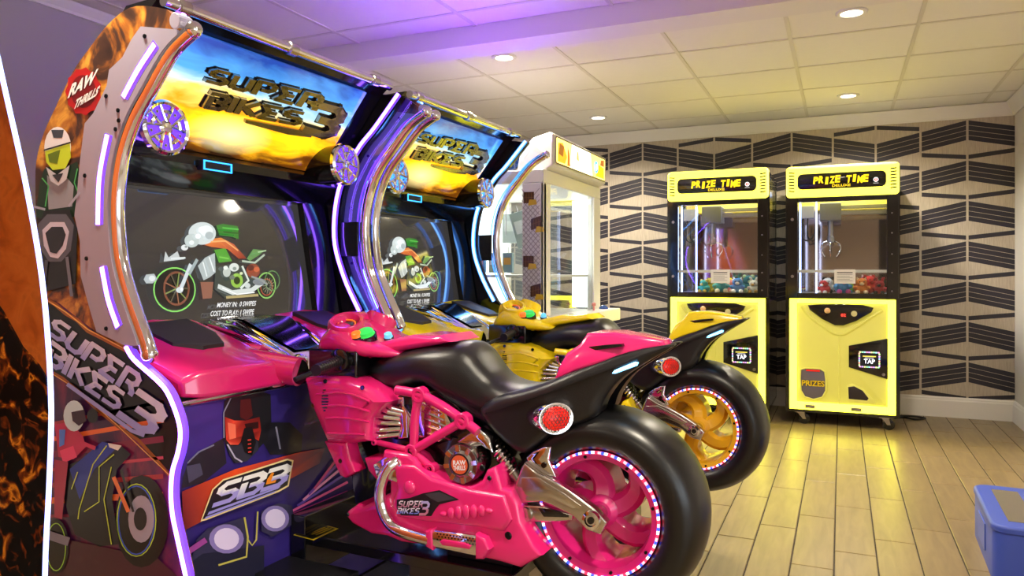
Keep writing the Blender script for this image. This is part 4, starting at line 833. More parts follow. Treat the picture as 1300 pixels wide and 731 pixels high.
    P(loft([(x, .925, interp(ztp, x), interp(hwp, x)) for x in [-.98 + .33 * k / 22 for k in range(23)]], 28, 2.5), 'dash_pod', 'pink', ang=60)
    P(loft([(-.955, .98, 1.03, .085), (-.94, .985, 1.058, .1), (-.91, .99, 1.068, .105), (-.89, 1.0, 1.06, .1), (-.88, 1.01, 1.045, .09)], 22, 3), 'dash_hood', 'pink', ang=60)
    tk = onY([(455, 462), (474, 436), (500, 430), (523, 425), (548, 427), (562, 425), (573, 434), (548, 439), (523, 443), (479, 450)], -.09)
    tt = P(MB().pillow(tk, 0, -.1, .015, 3), 'tank_cover', 'pink'); P(MB().pillow(tk, 0, .1, .015, 3), 'tank_cover', 'pink')
    for s in (-1, 1):
        Y = lambda y: s * y
        P(MB().box(-.968, -.775, min(Y(.03), Y(.16)), max(Y(.03), Y(.16)), .868, .955), 'handlebar_housing', 'gloss', bevel=.006)
        gr = P(MB().tube([(-.835, Y(.15), .925), (-.815, Y(.3), .91)], .0175, 18), 'hand_grip', 'black')
        mb = MB()
        for k in range(9): f = .25 + .08 * k; mb.lathe([(-.003, .0185), (.003, .0185)], (-.835 + .02 * f, Y(.15 + .15 * f), .925 - .015 * f), 'y', 18)
        P(mb, 'grip_ribs', 'black', gr); P(MB().lathe([(0, .034), (Y(.012), .036), (Y(.016), .03), (Y(.016), 0)], (-.835, Y(.16), .925), 'y', 22), 'grip_flange', 'gloss', gr)
        P(MB().tube([(-.87, Y(.17), .9), (-.9, Y(.23), .885), (-.905, Y(.29), .875)], .008, 10), 'brake_lever', 'black')
        # buttons and gauge ring on top of the pod
    def topY(x): return interp([(-.95, .985), (-.9, 1.04), (-.85, 1.058), (-.75, 1.048), (-.68, 1.015), (-.62, .985)], x)
    def disc(nm, u, v, y, r, m, h=.014, z=None):
        p = hx(u, v, y); z = p.z
        return P(MB().lathe([(-.02, r * 1.15), (h * .4, r * 1.15), (h * .4, r), (h, r * .92), (h + .003, r * .5), (h + .003, 0)], (0, 0, 0), 'z', 24), nm, m), p
    for nm, x, y, z, r, m in (('start_button', -.785, -.095, .995, .026, 'green'), ('select_button', -.805, -.118, .99, .016, 'orange'), ('view_button', -.73, -.05, .985, .013, 'blue_b')):
        o = P(MB().lathe([(-.02, r * 1.1), (.01, r * 1.1), (.012, r), (.022, r * .92), (.025, r * .5), (.025, 0)], (0, 0, 0), 'z', 24), nm, m); o.location = (x, y, z); o.rotation_euler = (R(26), R(6), 0)
        P(MB().lathe([(-.02, r * 1.28), (.008, r * 1.28), (.010, r * 1.12)], (0, 0, 0), 'z', 24), 'button_collar', 'gloss', o)
    for y in (-.085, .085):
        g = P(MB().lathe([(-.04, .05), (.016, .056), (.024, .052), (.022, .044), (.004, .037), (.004, 0)], (0, 0, 0), 'z', 28), 'gauge_ring', 'pink'); g.location = (-.868, y * 1.05, 1.026); g.rotation_euler = (R(24 if y < 0 else -24), R(12), 0)
        P(MB().lathe([(.0065, .0), (.0065, .036)], (0, 0, 0), 'z', 24), 'gauge_face', 'chrome', g); P(MB().lathe([(.005, .03), (.009, .03), (.009, .026), (.005, .026)], (0, 0, 0), 'z', 24, closed=True), 'gauge_bezel', 'orange', g)
    # ---- front shroud (radiator pods), one each side
    sh_px = [(384, 479.5), (404, 478), (433, 479.5), (460.3, 487.7), (478, 498.6), (490.4, 511), (481, 519), (470, 531.5), (468.5, 545), (467, 561.6), (440, 565), (413.8, 563), (405.6, 545), (390.5, 510)]
    for s in (-1, 1):
        Y = lambda y: s * y
        sh = onY(sh_px, -.2); shr = P(MB().pillow(sh, Y(.07), Y(.21), .038, 5), 'front_shroud', 'pink')
        for k in range(4):
            zz = [(404 + 6 * k, 500 + 15 * k), (440, 498 + 16 * k), (472, 509 + 13 * k)]
            if k > 2: zz = [(418, 549), (440, 550), (466, 551)]
            P(MB().tube([Vector((p.x, Y(.209), p.z)) for p in (hx(u, v, -.2) for u, v in spline(zz, 4))], .004, 8), 'shroud_rib', 'pink', shr)
        for k in range(8):
            f = (k - 3.5) / 3.5; w_ = 5.5 * math.sqrt(max(.08, 1 - f * f)); p, q_ = hx(412 - w_ * .6, 508 + f * 13, -.21), hx(412 + w_ * .9, 508 + f * 13, -.21)
            P(MB().tube([(p.x, Y(.2095), p.z), (q_.x, Y(.2095), q_.z)], .0028, 6), 'vent_slit', 'gloss', shr)
        for u, v in ((413, 484), (460, 492), (398, 514)):
            p = hx(u, v, -.205); P(MB().lathe([(Y(0), .0065), (Y(.004), .0065), (Y(.004), 0)], (p.x, Y(.203), p.z), 'y', 12), 'shroud_screw', 'gloss', shr)
        lg = onY([(412, 560), (440, 562), (445, 582), (452, 599), (439, 607), (432, 604), (421, 580)], -.19); leg = P(MB().pillow(lg, Y(.14), Y(.195), .01, 3), 'shroud_strut', 'pink', shr)
        p = hx(432, 585, -.195); P(MB().lathe([(Y(0), .007), (Y(.003), .007), (Y(.003), 0)], (p.x, Y(.193), p.z), 'y', 12), 'shroud_screw', 'gloss', shr)
    # nose between the pods
    P(loft([(-.945, .72, .86, .09), (-.93, .68, .875, .13), (-.88, .66, .88, .15), (-.8, .66, .87, .15), (-.72, .68, .86, .12)], 20, 3), 'nose', 'gloss')
    # ---- engine core, header pipes, trellis frame, covers
    eng = onY([(470, 500), (560, 495), (625, 560), (640, 600), (600, 640), (500, 640), (450, 640), (440, 570)], -.1)
    en = P(MB().pillow(eng, .1, -.1, .01, 2), 'engine_block', 'gloss')
    for s in (-1, 1):
        Y = lambda y: s * y
        cyl = onY([(520, 500), (533, 497), (562, 519), (575, 545), (556, 562), (524, 556)], -.13); cy_ = P(MB().pillow(cyl, Y(.09), Y(.125), .006, 2), 'cylinder_head', 'chrome', en)
        for k in range(5):
            p, q_ = hx(534 + 2 * k, 512 + 9.5 * k, -.13), hx(560 + 3 * k, 526 + 8 * k, -.13); P(MB().tube([(p.x, Y(.128), p.z), (q_.x, Y(.128), q_.z)], .0035, 6), 'cooling_fin', 'chrome', en)
        for k, (u0, v0, u1, v1) in enumerate(((464, 556, 505, 552), (465, 547, 506, 545), (468, 536, 507, 538), (473, 527, 508, 532), (480, 519, 510, 527), (488, 514, 512, 523))):
            p, q_ = hx(u0, v0, -.16), hx(u1, v1, -.14); P(MB().tube([(p.x, Y(.15), p.z), ((p.x + q_.x) / 2, Y(.16), (p.z + q_.z) / 2 + .003), (q_.x, Y(.13), q_.z)], .0078, 12), 'header_pipe', 'chrome', en)
        mf = onY([(502, 520), (512, 515), (520, 530), (518, 556), (504, 558), (508, 540)], -.14); P(MB().pillow(mf, Y(.09), Y(.14), .006, 2), 'manifold', 'chrome', en)
        tri = onY([(496, 517), (504, 503), (512, 504), (513, 517), (505, 523)], -.13); P(MB().pillow(tri, Y(.09), Y(.13), .004, 2), 'side_bracket', 'chrome', en)
        B = {n: hx(u, v, -.16) for n, u, v in (('a', 503, 495), ('b', 533, 501), ('c', 560, 515), ('d', 588, 534), ('e', 606, 548), ('f', 527, 525), ('g', 525, 562), ('h', 523.7, 572), ('i', 477, 561), ('j', 548, 594.6))}
        for q_ in B.values(): q_.y = Y(.158)
        fr = P(MB().tube(spline([B['a'], B['b'], B['c'], B['d'], B['e']], 4), .0145, 14), 'trellis_frame', 'pink')
        for nm, ls, r in (('frame_tube', ['b', 'f', 'g', 'h'], .0135), ('frame_tube', ['d', 'h'], .0135), ('frame_tube', ['i', 'h'], .009), ('frame_tube', ['h', 'j'], .0125)): P(MB().tube(spline([B[l] for l in ls], 4), r, 14), nm, 'pink', fr)
        for l, r in (('b', .024), ('d', .024), ('h', .022), ('j', .017), ('i', .009)):
            P(MB().lathe([(Y(-.015), r), (Y(.012), r), (Y(.015), r * .85), (Y(.015), r * .5), (Y(.008), r * .5), (Y(.008), 0)], tuple(B[l]), 'y', 20), 'frame_boss', 'pink', fr)
            P(MB().lathe([(Y(0), r * .45), (Y(.012), r * .45), (Y(.012), 0)], tuple(B[l]), 'y', 10), 'frame_bolt', 'screw', fr)
        # round engine cover with badge
        p = hx(585, 589, -.18); dc = P(MB().lathe([(Y(-.06), .056), (Y(.0), .058), (Y(.008), .054), (Y(.006), .04), (Y(.012), .032), (Y(.012), 0)], (p.x, Y(.175), p.z), 'y', 36), 'clutch_cover', 'smoke', en)
        for k in range(8): t = 2 * math.pi * k / 8 + .2; P(MB().box(-.006, .006, -.003, .003, -.009, .009), 'cover_slot', 'chrome', dc, smooth=False).matrix_local = Matrix.Translation((p.x + .046 * math.cos(t), Y(.183), p.z + .046 * math.sin(t))) @ Matrix.Rotation(-t + math.pi / 2, 4, 'Y')
        a = Art(lambda x, z, e: (p.x + x * (1 if s < 0 else -1), Y(.1875 + e), p.z + z)); a.poly(circ(0, 0, .031), '#101014'); a.poly(circ(0, 0, .027, n=24), '#d85a30')
        for t_, oz, sx_ in (('RAW', .006, .042), ('THRILLS', -.009, .04)): art_font(a, t_, lambda q_, r, oz=oz, sx_=sx_: (q_ * sx_, oz + r * .014 + q_ * .006), '#f0f0f4', .03)
        P(a, 'cover_badge', 'print', dc, smooth=False)
        st_ = onY([(580, 561), (596, 549), (608, 543), (622, 556), (627, 575), (612, 566), (600, 568)], -.15); P(MB().pillow(st_, Y(.1), Y(.155), .008, 3), 'starter_cover', 'chrome', en)
        # ---- lower fairing
        lf = onY([(461, 582), (484, 581), (486, 572), (517, 577), (526, 583), (534, 596), (556, 604), (572, 615), (597, 617), (611, 610), (617, 597), (628, 592), (636, 620), (648, 624), (656, 640), (660, 663), (676, 692), (687.5, 706), (660, 721.6), (634, 714), (600, 706), (534, 692), (509, 689), (490, 681), (470.7, 678.5), (446, 665), (436.5, 654), (441, 648), (453, 640), (460, 643), (478, 634), (494, 626), (494, 612), (478, 612), (466, 598)], -.185)
        low = P(MB().pillow(lf, Y(.06), Y(.185), .013, 4), 'lower_fairing', 'pink')
        upf = onY([(500, 590), (526, 590), (548, 606), (600, 622), (640, 628), (650, 660), (640, 675), (600, 668), (540, 662), (505, 656), (497, 640), (504, 620)], -.19); P(MB().pillow(upf, Y(.18), Y(.195), .012, 4), 'fairing_bulge', 'pink', low)
        p = hx(519, 619, -.2); P(MB().ball((p.x, Y(.195), p.z), (.02, .012, .02), 16, 10), 'fairing_knob', 'pink', low)
        for k in range(7): f = (k - 3) / 3; p = hx(592 + 29 * f, 650 - 2 * f, -.195); P(MB().ball((p.x, Y(.195), p.z), (.0125, .009, .0195 * math.sqrt(1.15 - f * f)), 14, 8), 'fairing_ridge', 'pink', low)
        am = (lambda u, v, e: (lambda h_: (h_.x, Y(.1956 + e), h_.z))(hit(u, v, (0, -.1956, 0), (0, 1, 0)))) ; a = Art(am)
        a.poly([(503.7, 634), (520, 632), (537, 626), (558, 622), (583, 634), (558, 640), (553, 646), (547.6, 655), (509, 654), (503.7, 645)], '#131318'); a.poly([(540, 627), (558, 624), (578, 633), (556, 637), (546, 632)], '#3c3c44')
        art_word(a, 'SUPER', [(508, 636), (538, 636), (536, 643), (506, 643)] , '#e8e4f0', '#c07a9a', 1.3); art_word(a, 'BIKES', [(507, 645), (534, 645), (532, 651), (505, 651)], '#e8e4f0', '#7080d8', 1.3); art_word(a, '3', [(537, 637), (546, 637), (543, 652), (535, 652)], '#b0a8e0', '#c07a9a', 1.3)
        if s < 0: P(a, 'fairing_decal', 'print', low, smooth=False)
        for u, v, r in ((612, 594, .012), (441, 653, .008), (645, 680, .014), (521, 597, .008), (621, 607, .009)):
            p = hx(u, v, -.187); P(MB().lathe([(Y(0), r * .8), (Y(.003), r * .55), (Y(.003), 0)], (p.x, Y(.186), p.z), 'y', 14), 'fairing_screw', 'screw', low)
        # exhaust
        ex = [hx(u, v, -.2) for u, v in spline([(500, 586), (490, 598), (483, 620), (484.4, 643), (495.4, 665), (514.6, 676), (546, 685)], 5)]
        for q_ in ex: q_.y = Y(.2)
        ex[0].y = Y(.16); ex[1].y = Y(.175); ex[2].y = Y(.188)
        xp = P(MB().tube(ex, .0175, 18), 'exhaust_pipe', 'chrome')
        fg = onY([(474, 590), (488, 580), (507, 584), (512, 598), (504, 612), (478, 604)], -.19); P(MB().pillow(fg, Y(.17), Y(.192), .004, 2), 'exhaust_flange', 'chrome', xp)
        mu = onY([(545, 674), (551, 671), (608, 679), (614, 684), (615, 697), (608, 706), (552, 695), (545, 690)], -.2); ml = P(MB().pillow(mu, Y(.16), Y(.21), .012, 4), 'muffler', 'chrome', xp)
        P(MB().pillow(onY([(543, 672), (551, 670), (552, 697), (543, 692)], -.2), Y(.16), Y(.215), .006, 3), 'muffler_collar', 'pink', xp); P(MB().pillow(onY([(606, 676), (618, 682), (624, 696), (616, 708), (606, 708)], -.2), Y(.15), Y(.216), .008, 3), 'muffler_collar', 'pink', xp)
        P(MB().pillow(onY([(558, 687), (562, 684.5), (590, 689), (598, 693), (596, 697), (562, 692)], -.213), Y(.205), Y(.216), .003, 2), 'muffler_band', 'pink', xp)
        mb = MB()
        for i in range(13):
            for j in range(3): p = hx(555 + 4.1 * i + (j % 2) * 2, 677.5 + .55 * i + 3.6 * j, -.211); mb.lathe([(Y(0), .0026), (Y(.0012), .0026), (Y(.0012), 0)], (p.x, Y(.2095), p.z), 'y', 6)
        P(mb, 'muffler_holes', 'gloss', xp)
    # base and pedestal under the motorcycle
    bs = P(MB().box(-1.06, -.15, -.16, .16, .0, .05).box(-1.06, -.9, -.5, .5, 0, .06), 'base_frame', 'black', smooth=False, bevel=.006)
    pe = P(MB().box(-1.07, -.25, -.12, .2, .30, .335).box(-1.06, -1.0, -.14, .22, .2, .4).box(-.62, -.3, -.1, .1, .05, .31), 'pedestal', 'gloss', smooth=False, bevel=.004)
    P(MB().box(-1.07, -.78, -.3, -.14, .24, .262), 'foot_plate', 'black', pe, smooth=False, bevel=.003)
    a = Art(lambda u, v, e: (lambda p: (p.x, p.y, .336 + e))(hit(u, v, (0, 0, .336), (0, 0, 1)))); a.poly([(372, 679), (408, 665), (430, 671), (398, 686)], '#c8b018'); a.poly([(375, 679), (408, 666.5), (426, 671), (397, 684.5)], '#15140e')
    for k in range(5): a.line([(380 + 5.2 * k, 677.5 - .3 * k + k * 1.2 - 1), (405 + 4 * k, 668 + k * .9)], 1.1, '#c8b018')
    P(a, 'warning_label', 'print', pe, smooth=False)
    # mount down to the pedestal
    P(MB().box(-.5, -.28, -.07, .07, .335, .42).box(-.2, -.12, -.03, .03, .3, .4), 'mount', 'black', smooth=False, bevel=.004); P(MB().lathe([(0, .02), (.03, .022), (.05, .016), (.06, .016)], (-.16, -.06, .3), 'z', 14), 'rubber_foot', 'black')
    return root
bike1 = empty('ride_on_motorcycle', ORG, CABZ, 'bright pink ride-on game motorcycle with black seat and fat rear tyre', 'motorcycle', 'ride-on game motorcycles')
make_bike(bike1)
bike2 = copy_tree(bike1, None, {M['pink']: M['yellow'], M['pink_rim']: M['yellow_rim']}); bike2.location = ORG + wv * PITCH_S
bike2['label'] = 'yellow ride-on game motorcycle with black seat, behind the pink one'

# ============================================================ YELLOW CLAW MACHINES
M['clawy'] = mat('glowing_yellow_panel', '#d4d078', .35, emit='#e8e030', es=.15)
M['clawe'] = mat('glowing_yellow_edge', '#fff27a', .4, emit='#f2ee2c', es=5.5)
M['clawh'] = mat('glowing_yellow_header', '#fff27a', .35, emit='#f4ea48', es=2.0)
M['mirror'] = mat('back_mirror', '#b8a8a0', .08, 1)
M['whitelit'] = mat('white_light_panel', '#f4f6f4', .4, emit='#f4fff4', es=1.1)
M['steel'] = mat('steel', '#b0acb0', .28, 1)
M['plate'] = mat('claw_interior_grey', '#6a6674', .4)
def claw_machine(loc, label):
    root = empty('claw_machine', loc, 0, label, 'claw machine', 'yellow claw machines'); W, D = .405, .70
    P = lambda mb, nm, m, par=root, **k: mb.build(nm, m, par, **k)
    # black carcass: posts, floor box, back, roof
    b = MB()
    for x0, x1 in ((-W, -W + .03), (W - .03, W)): b.box(x0, x1, .0, .05, .12, 2.0); b.box(x0, x1, D - .05, D, .12, 2.0)
    b.box(-W, W, .01, D, .1, .125); b.box(-W, W, D - .02, D, .125, 2.0); b.box(-W, W, .03, D, 1.96, 2.0)
    b.box(-W, -W + .012, .05, D - .05, .12, 1.0); b.box(W - .012, W, .05, D - .05, .12, 1.0)
    body = P(b, 'carcass', 'gloss', smooth=False)
    for s in (-1, 1): P(MB().box(s * (W - .006) - .003, s * (W - .006) + .003, .05, D - .05, 1.0, 1.96), 'side_glass', 'glass', smooth=False)
    # header
    hd = P(MB().pillow(rrect(-W + .005, W - .005, 1.79, 2.035, .03), .06, -.035, .025, 4), 'header', 'clawh')
    P(MB().pillow(rrect(-.315, .31, 1.85, 1.972, .035), -.03, -.0375, .002, 2), 'header_sign', 'gloss', hd)
    for s in (-1, 1):
        for k in range(7): P(MB().pillow(stadium(s * .358, 1.84 + .024 * k, .035, .005, R(6 * s)), -.03, -.0365, .001, 1), 'vent_slot', 'black', hd)
    a = Art(lambda x, z, e: (x, -.0378 - e, z))
    def wob(t, x0, x1, z0, h):
        n = len(t)
        for i, ch in enumerate(t):
            if ch == ' ': continue
            cx = x0 + (x1 - x0) * (i + .5) / n; dz = .006 * math.sin(i * 2.1); w_ = (x1 - x0) / n * (.95 if ch not in 'I' else .55)
            art_font(a, ch, lambda p, r: (cx + p * w_ + r * .006, z0 + dz + r * h), '#e8c81c', .05)
    wob('PRIZE TIME', -.2, .19, 1.918, .058)
    art_font(a, 'DELUXE', lambda p, r: (.0 + p * .13, 1.872 + r * .02), '#d8b81c', .03)
    P(a, 'sign_lettering', 'lit', hd, smooth=False); a = Art(lambda x, z, e: (x, -.0378 - e, z))
    a.poly(circ(.24, 1.905, .018), '#d8d8dc'); a.poly(circ(.24, 1.905, .012), '#c84a40'); a.line([(.24, 1.915), (.24, 1.897)], .004, '#f4f4f4'); a.line([(.222, 1.878), (.258, 1.878)], .004, '#a8a8a8')
    P(a, 'sign_badge', 'lit', hd, smooth=False)
    # window frame and glass
    f = MB(); x0, x1, z0, z1 = -.315, .315, 1.04, 1.755
    f.box(-W + .01, x0, -.01, .03, 1.0, 1.8); f.box(x1, W - .01, -.01, .03, 1.0, 1.8); f.box(x0, x1, -.01, .03, 1.0, z0); f.box(x0, x1, -.01, .03, z1, 1.8)
    fr = P(f, 'door_frame', 'gloss', smooth=False, bevel=.003)
    for z in (1.06, 1.2, 1.34, 1.5, 1.65): P(MB().lathe([(0, .006), (-.003, .005), (-.003, 0)], (.35, -.01, z), 'y', 10), 'frame_screw', 'steel', fr)
    for z in (1.17, 1.62): P(MB().lathe([(0, .012), (-.006, .011), (-.006, 0)], (-.355, -.01, z), 'y', 14), 'door_lock', 'steel', fr)
    P(MB().box(x0, x1, .008, .013, z0, z1), 'front_glass', 'glass', smooth=False)
    P(MB().box(-.05, .1, .0055, .0075, 1.115, 1.225), 'notice_card', 'white', smooth=False)
    a = Art(lambda x, z, e: (x, .0053 - e, z)); a.line([(-.03, 1.2), (.08, 1.2)], .008, '#4a4650'); [a.line([(-.03, 1.185 - .012 * k), (.08 - .02 * (k % 2), 1.185 - .012 * k)], .003, '#8a8490') for k in range(5)]; P(a, 'notice_print', 'print', smooth=False)
    # interior
    P(MB().box(-.385, .385, D - .03, D - .022, 1.0, 1.95), 'back_mirror', 'mirror', smooth=False)
    P(MB().box(-.385, .385, .03, D - .03, 1.0, 1.03), 'prize_bed', 'plate', smooth=False)
    P(MB().box(-.385, .385, .04, .075, 1.2, 1.222), 'shelf_rail', 'white', smooth=False)
    for x in (-.30, -.18): P(MB().tube([(x, .08, 1.03), (x, .08, 1.75)], .007, 8), 'light_tube', 'ledw', smooth=True)
    P(MB().box(-.37, .37, D - .1, D - .06, 1.86, 1.9), 'roof_glow_strip', 'ledw', smooth=False)
    gt = P(MB().box(-.1, .38, .3, .36, 1.67, 1.7).box(-.1, .38, .3, .36, 1.72, 1.745), 'gantry', 'steel', smooth=False)
    cr = P(MB().box(-.16, .0, .22, .42, 1.62, 1.76), 'claw_carriage', 'plate', smooth=False, bevel=.005); P(MB().box(-.31, -.2, .2, .3, 1.64, 1.74), 'motor_box', 'grey', cr, smooth=False, bevel=.004)
    P(MB().lathe([(0, .02), (-.12, .02), (-.13, .028), (-.17, .028), (-.18, .01)], (-.08, .3, 1.62), 'z', 16), 'claw_head', 'steel', cr)
    for k in range(3):
        t = 2 * math.pi * k / 3 + .5; c, s = math.cos(t), math.sin(t)
        P(MB().tube(spline([(-.08 + .02 * c, .3 + .02 * s, 1.46), (-.08 + .07 * c, .3 + .07 * s, 1.44), (-.08 + .085 * c, .3 + .085 * s, 1.39), (-.08 + .05 * c, .3 + .05 * s, 1.33)], 4), .005, 8), 'claw_finger', 'chrome', cr)
    for k in range(2): P(MB().tube(spline([(-.28 + .03 * k, .22, 1.64), (-.29 + .04 * k, .2, 1.5), (-.25 + .04 * k, .22, 1.46), (-.2 + .02 * k, .24, 1.52), (-.18, .25, 1.64)], 5), .006, 8), 'cable', 'black', cr)
    P(MB().box(-.385, -.2, .08, .32, 1.03, 1.2), 'prize_chute', 'glass', smooth=False)
    # lower door: yellow moulded panel with a brighter rim
    dr = P(MB().pillow(rrect(-.372, .372, .125, .995, .01), .05, -.012, .006, 2), 'lower_door', 'clawy')
    for nm, q_ in (('glow_edge', (-.375, -.32, .125, .995)), ('glow_edge', (.32, .375, .125, .995)), ('glow_edge', (-.32, .32, .96, .995)), ('glow_edge', (-.32, .32, .125, .185))):
        P(MB().box(q_[0], q_[1], -.018, 0, q_[2], q_[3]), nm, 'clawe', dr, smooth=False, bevel=.004)
    def pz(x, y): return (-.375 + .75 * x, .995 - .87 * y)
    brow = [pz(.18, .055), pz(.3, .045), pz(.5, .04), pz(.7, .045), pz(.8, .07), pz(.78, .11), pz(.64, .19), pz(.52, .232), pz(.44, .232), pz(.32, .18), pz(.2, .1)]
    P(MB().tube([(x, -.014, z) for x, z in spline([pz(.12, .07), pz(.2, .16), pz(.4, .29), pz(.48, .31), pz(.56, .29), pz(.75, .17), pz(.88, .09)], 5)], .012, 10), 'door_ridge', 'clawy', dr)
    P(MB().tube([(x, -.012, z) for x, z in (pz(.48, .31), pz(.48, .93))], .006, 8), 'door_ridge', 'clawy', dr)
    br = P(MB().pillow(brow, 0, -.035, .008, 3), 'control_panel', 'gloss', dr)
    p = pz(.37, .1); P(MB().lathe([(0, .01), (-.03, .008), (-.04, .02), (-.055, .022), (-.065, .014), (-.068, 0)], (p[0], -.034, p[1]), 'y', 16), 'joystick', mat('joystick_ball', '#e8b890', .3), br)
    p = pz(.62, .125); P(MB().lathe([(0, .022), (-.008, .022), (-.008, .016), (-.014, .014), (-.014, 0)], (p[0], -.034, p[1]), 'y', 18), 'drop_button', mat('cream_button', '#e0d8a0', .3), br)
    p = pz(.52, .14); a = Art(lambda x, z, e: (x, -.0352 - e, z)); a.poly([(p[0] - .022, p[1] - .017), (p[0] + .022, p[1] - .017), (p[0] + .022, p[1] + .017), (p[0] - .022, p[1] + .017)], '#400408')
    art_font(a, '02', lambda q_, r: (p[0] + q_ * .034, p[1] + r * .022), '#ff4a3a', .02); P(a, 'credit_display', 'lit', br, smooth=False)
    # card reader
    cdp = [pz(.57, .41), pz(.93, .335), pz(.93, .69), pz(.57, .60)]; cd = P(MB().pillow(cdp, 0, -.022, .004, 2), 'card_reader', 'gloss', dr)
    c = pz(.76, .525); a = Art(lambda x, z, e: (x, -.0225 - e, z)); w_, h_ = .075, .062
    a.poly(rrect(c[0] - w_, c[0] + w_, c[1] - h_, c[1] + h_, .012), '#2a2a34'); k = 0
    for t in range(9):
        for zz in (c[1] - h_ + .006, c[1] + h_ - .006): x = c[0] - w_ + .012 + (2 * w_ - .024) * t / 8; a.poly([(x - .006, zz - .005), (x + .006, zz - .005), (x + .006, zz + .005), (x - .006, zz + .005)], ['#ff9ac0', '#fff0a0', '#a0e8ff', '#c8a0ff', '#a0ffb0'][(t + k) % 5]); k += 1
    for t in range(6):
        for xx in (c[0] - w_ + .006, c[0] + w_ - .006): z = c[1] - h_ + .018 + (2 * h_ - .036) * t / 5; a.poly([(xx - .005, z - .006), (xx + .005, z - .006), (xx + .005, z + .006), (xx - .005, z + .006)], ['#a0e8ff', '#ffb0a0', '#c8ffa0', '#e0a0ff'][(t + k) % 4]); k += 1
    a.poly(rrect(c[0] - w_ + .014, c[0] + w_ - .014, c[1] - h_ + .013, c[1] + h_ - .013, .004), '#0c1014'); art_font(a, 'TAP', lambda q_, r: (c[0] + q_ * .075, c[1] - .012 + r * .034), '#f0f4ff', .02); a.line([(c[0] - .045, c[1] + .026), (c[0] + .045, c[1] + .026)], .008, '#c8b850'); a.line([(c[0] - .03, c[1] + .014), (c[0] + .03, c[1] + .014)], .005, '#a8a8b0')
    P(a, 'reader_screen', 'lit', cd, smooth=False)
    p = pz(.89, .65); P(MB().lathe([(0, .012), (-.008, .011), (-.008, 0)], (p[0], -.022, p[1]), 'y', 14), 'key_lock', 'steel', cd)
    # prize door
    po = [pz(x, z) for x, z in ((.11, .64), (.16, .625), (.3, .625), (.345, .65), (.355, .72), (.355, .82), (.32, .88), (.235, .905), (.15, .885), (.112, .83), (.105, .72))]
    pdr = P(MB().pillow(po, 0, -.02, .004, 2), 'prize_door', mat('smoked_flap', '#6a6470', .15), dr)
    P(MB().tube([(x, -.02, z) for x, z in po], .006, 8, closed=True), 'door_rim', 'clawy', pdr)
    a = Art(lambda x, z, e: (x, -.0208 - e, z)); q_ = pz(.232, .76)
    for cc, bb in (('#1a1408', .09), ('#e8c81c', .03)): art_font(a, 'PRIZES', lambda u_, r: (q_[0] + u_ * .165, q_[1] + r * .045), cc, bb)
    P(a, 'prize_lettering', 'print', pdr, smooth=False); q_ = pz(.23, .645); P(MB().box(q_[0] - .05, q_[0] + .05, -.024, -.018, q_[1] - .006, q_[1] + .006), 'prize_lamp', 'red_l', pdr, smooth=False)
    sp = [pz(.555, .76), pz(.6, .745), pz(.7, .78), pz(.83, .90), pz(.8, .915), pz(.57, .905), pz(.55, .88)]; spk = P(MB().pillow(sp, 0, -.018, .005, 2), 'speaker_pod', 'clawy', dr)
    P(MB().pillow([pz(.565, .775), pz(.62, .765), pz(.7, .8), pz(.755, .865), pz(.74, .885), pz(.57, .88)], -.01, -.0195, .002, 2), 'speaker_grille', 'mesh', spk)
    for x in (.2, .64): q_ = pz(x, .97); P(MB().box(q_[0] - .036, q_[0] + .036, -.022, .0, q_[1] - .014, q_[1] + .014), 'hinge_plate', 'steel', dr, smooth=False, bevel=.002)
    # castors
    for x in (-.3, .3):
        for y in (.06, D - .1):
            cs = P(MB().box(x - .035, x + .035, y - .035, y + .035, .09, .1).prism([(x - .02, .092), (x + .03, .092), (x + .045, .04), (x + .02, .04)], y - .022, y - .016).prism([(x - .02, .092), (x + .03, .092), (x + .045, .04), (x + .02, .04)], y + .016, y + .022), 'castor', 'steel', smooth=False)
            P(MB().lathe([(-.014, .036), (-.012, .042), (.012, .042), (.014, .036)], (x + .032, y, .042), 'y', 20), 'castor_wheel', 'gloss', cs)
    ld = bpy.data.lights.new('interior_light', 'AREA'); ld.energy = 5; ld.color = (.85, .9, 1); ld.size = .5; ld.size_y = .3; ld.shape = 'RECTANGLE'
    lo = bpy.data.objects.new('interior_light', ld); col.objects.link(lo); lo.parent = root; lo.location = (0, .35, 1.93)
    return root
clL = claw_machine((-.925, 6.22, 0), 'yellow glowing claw machine on the left, partly behind the motorcycle tail')
clR = claw_machine((.0, 6.30, 0), 'yellow glowing claw machine on the right, with blue and red plush toys')
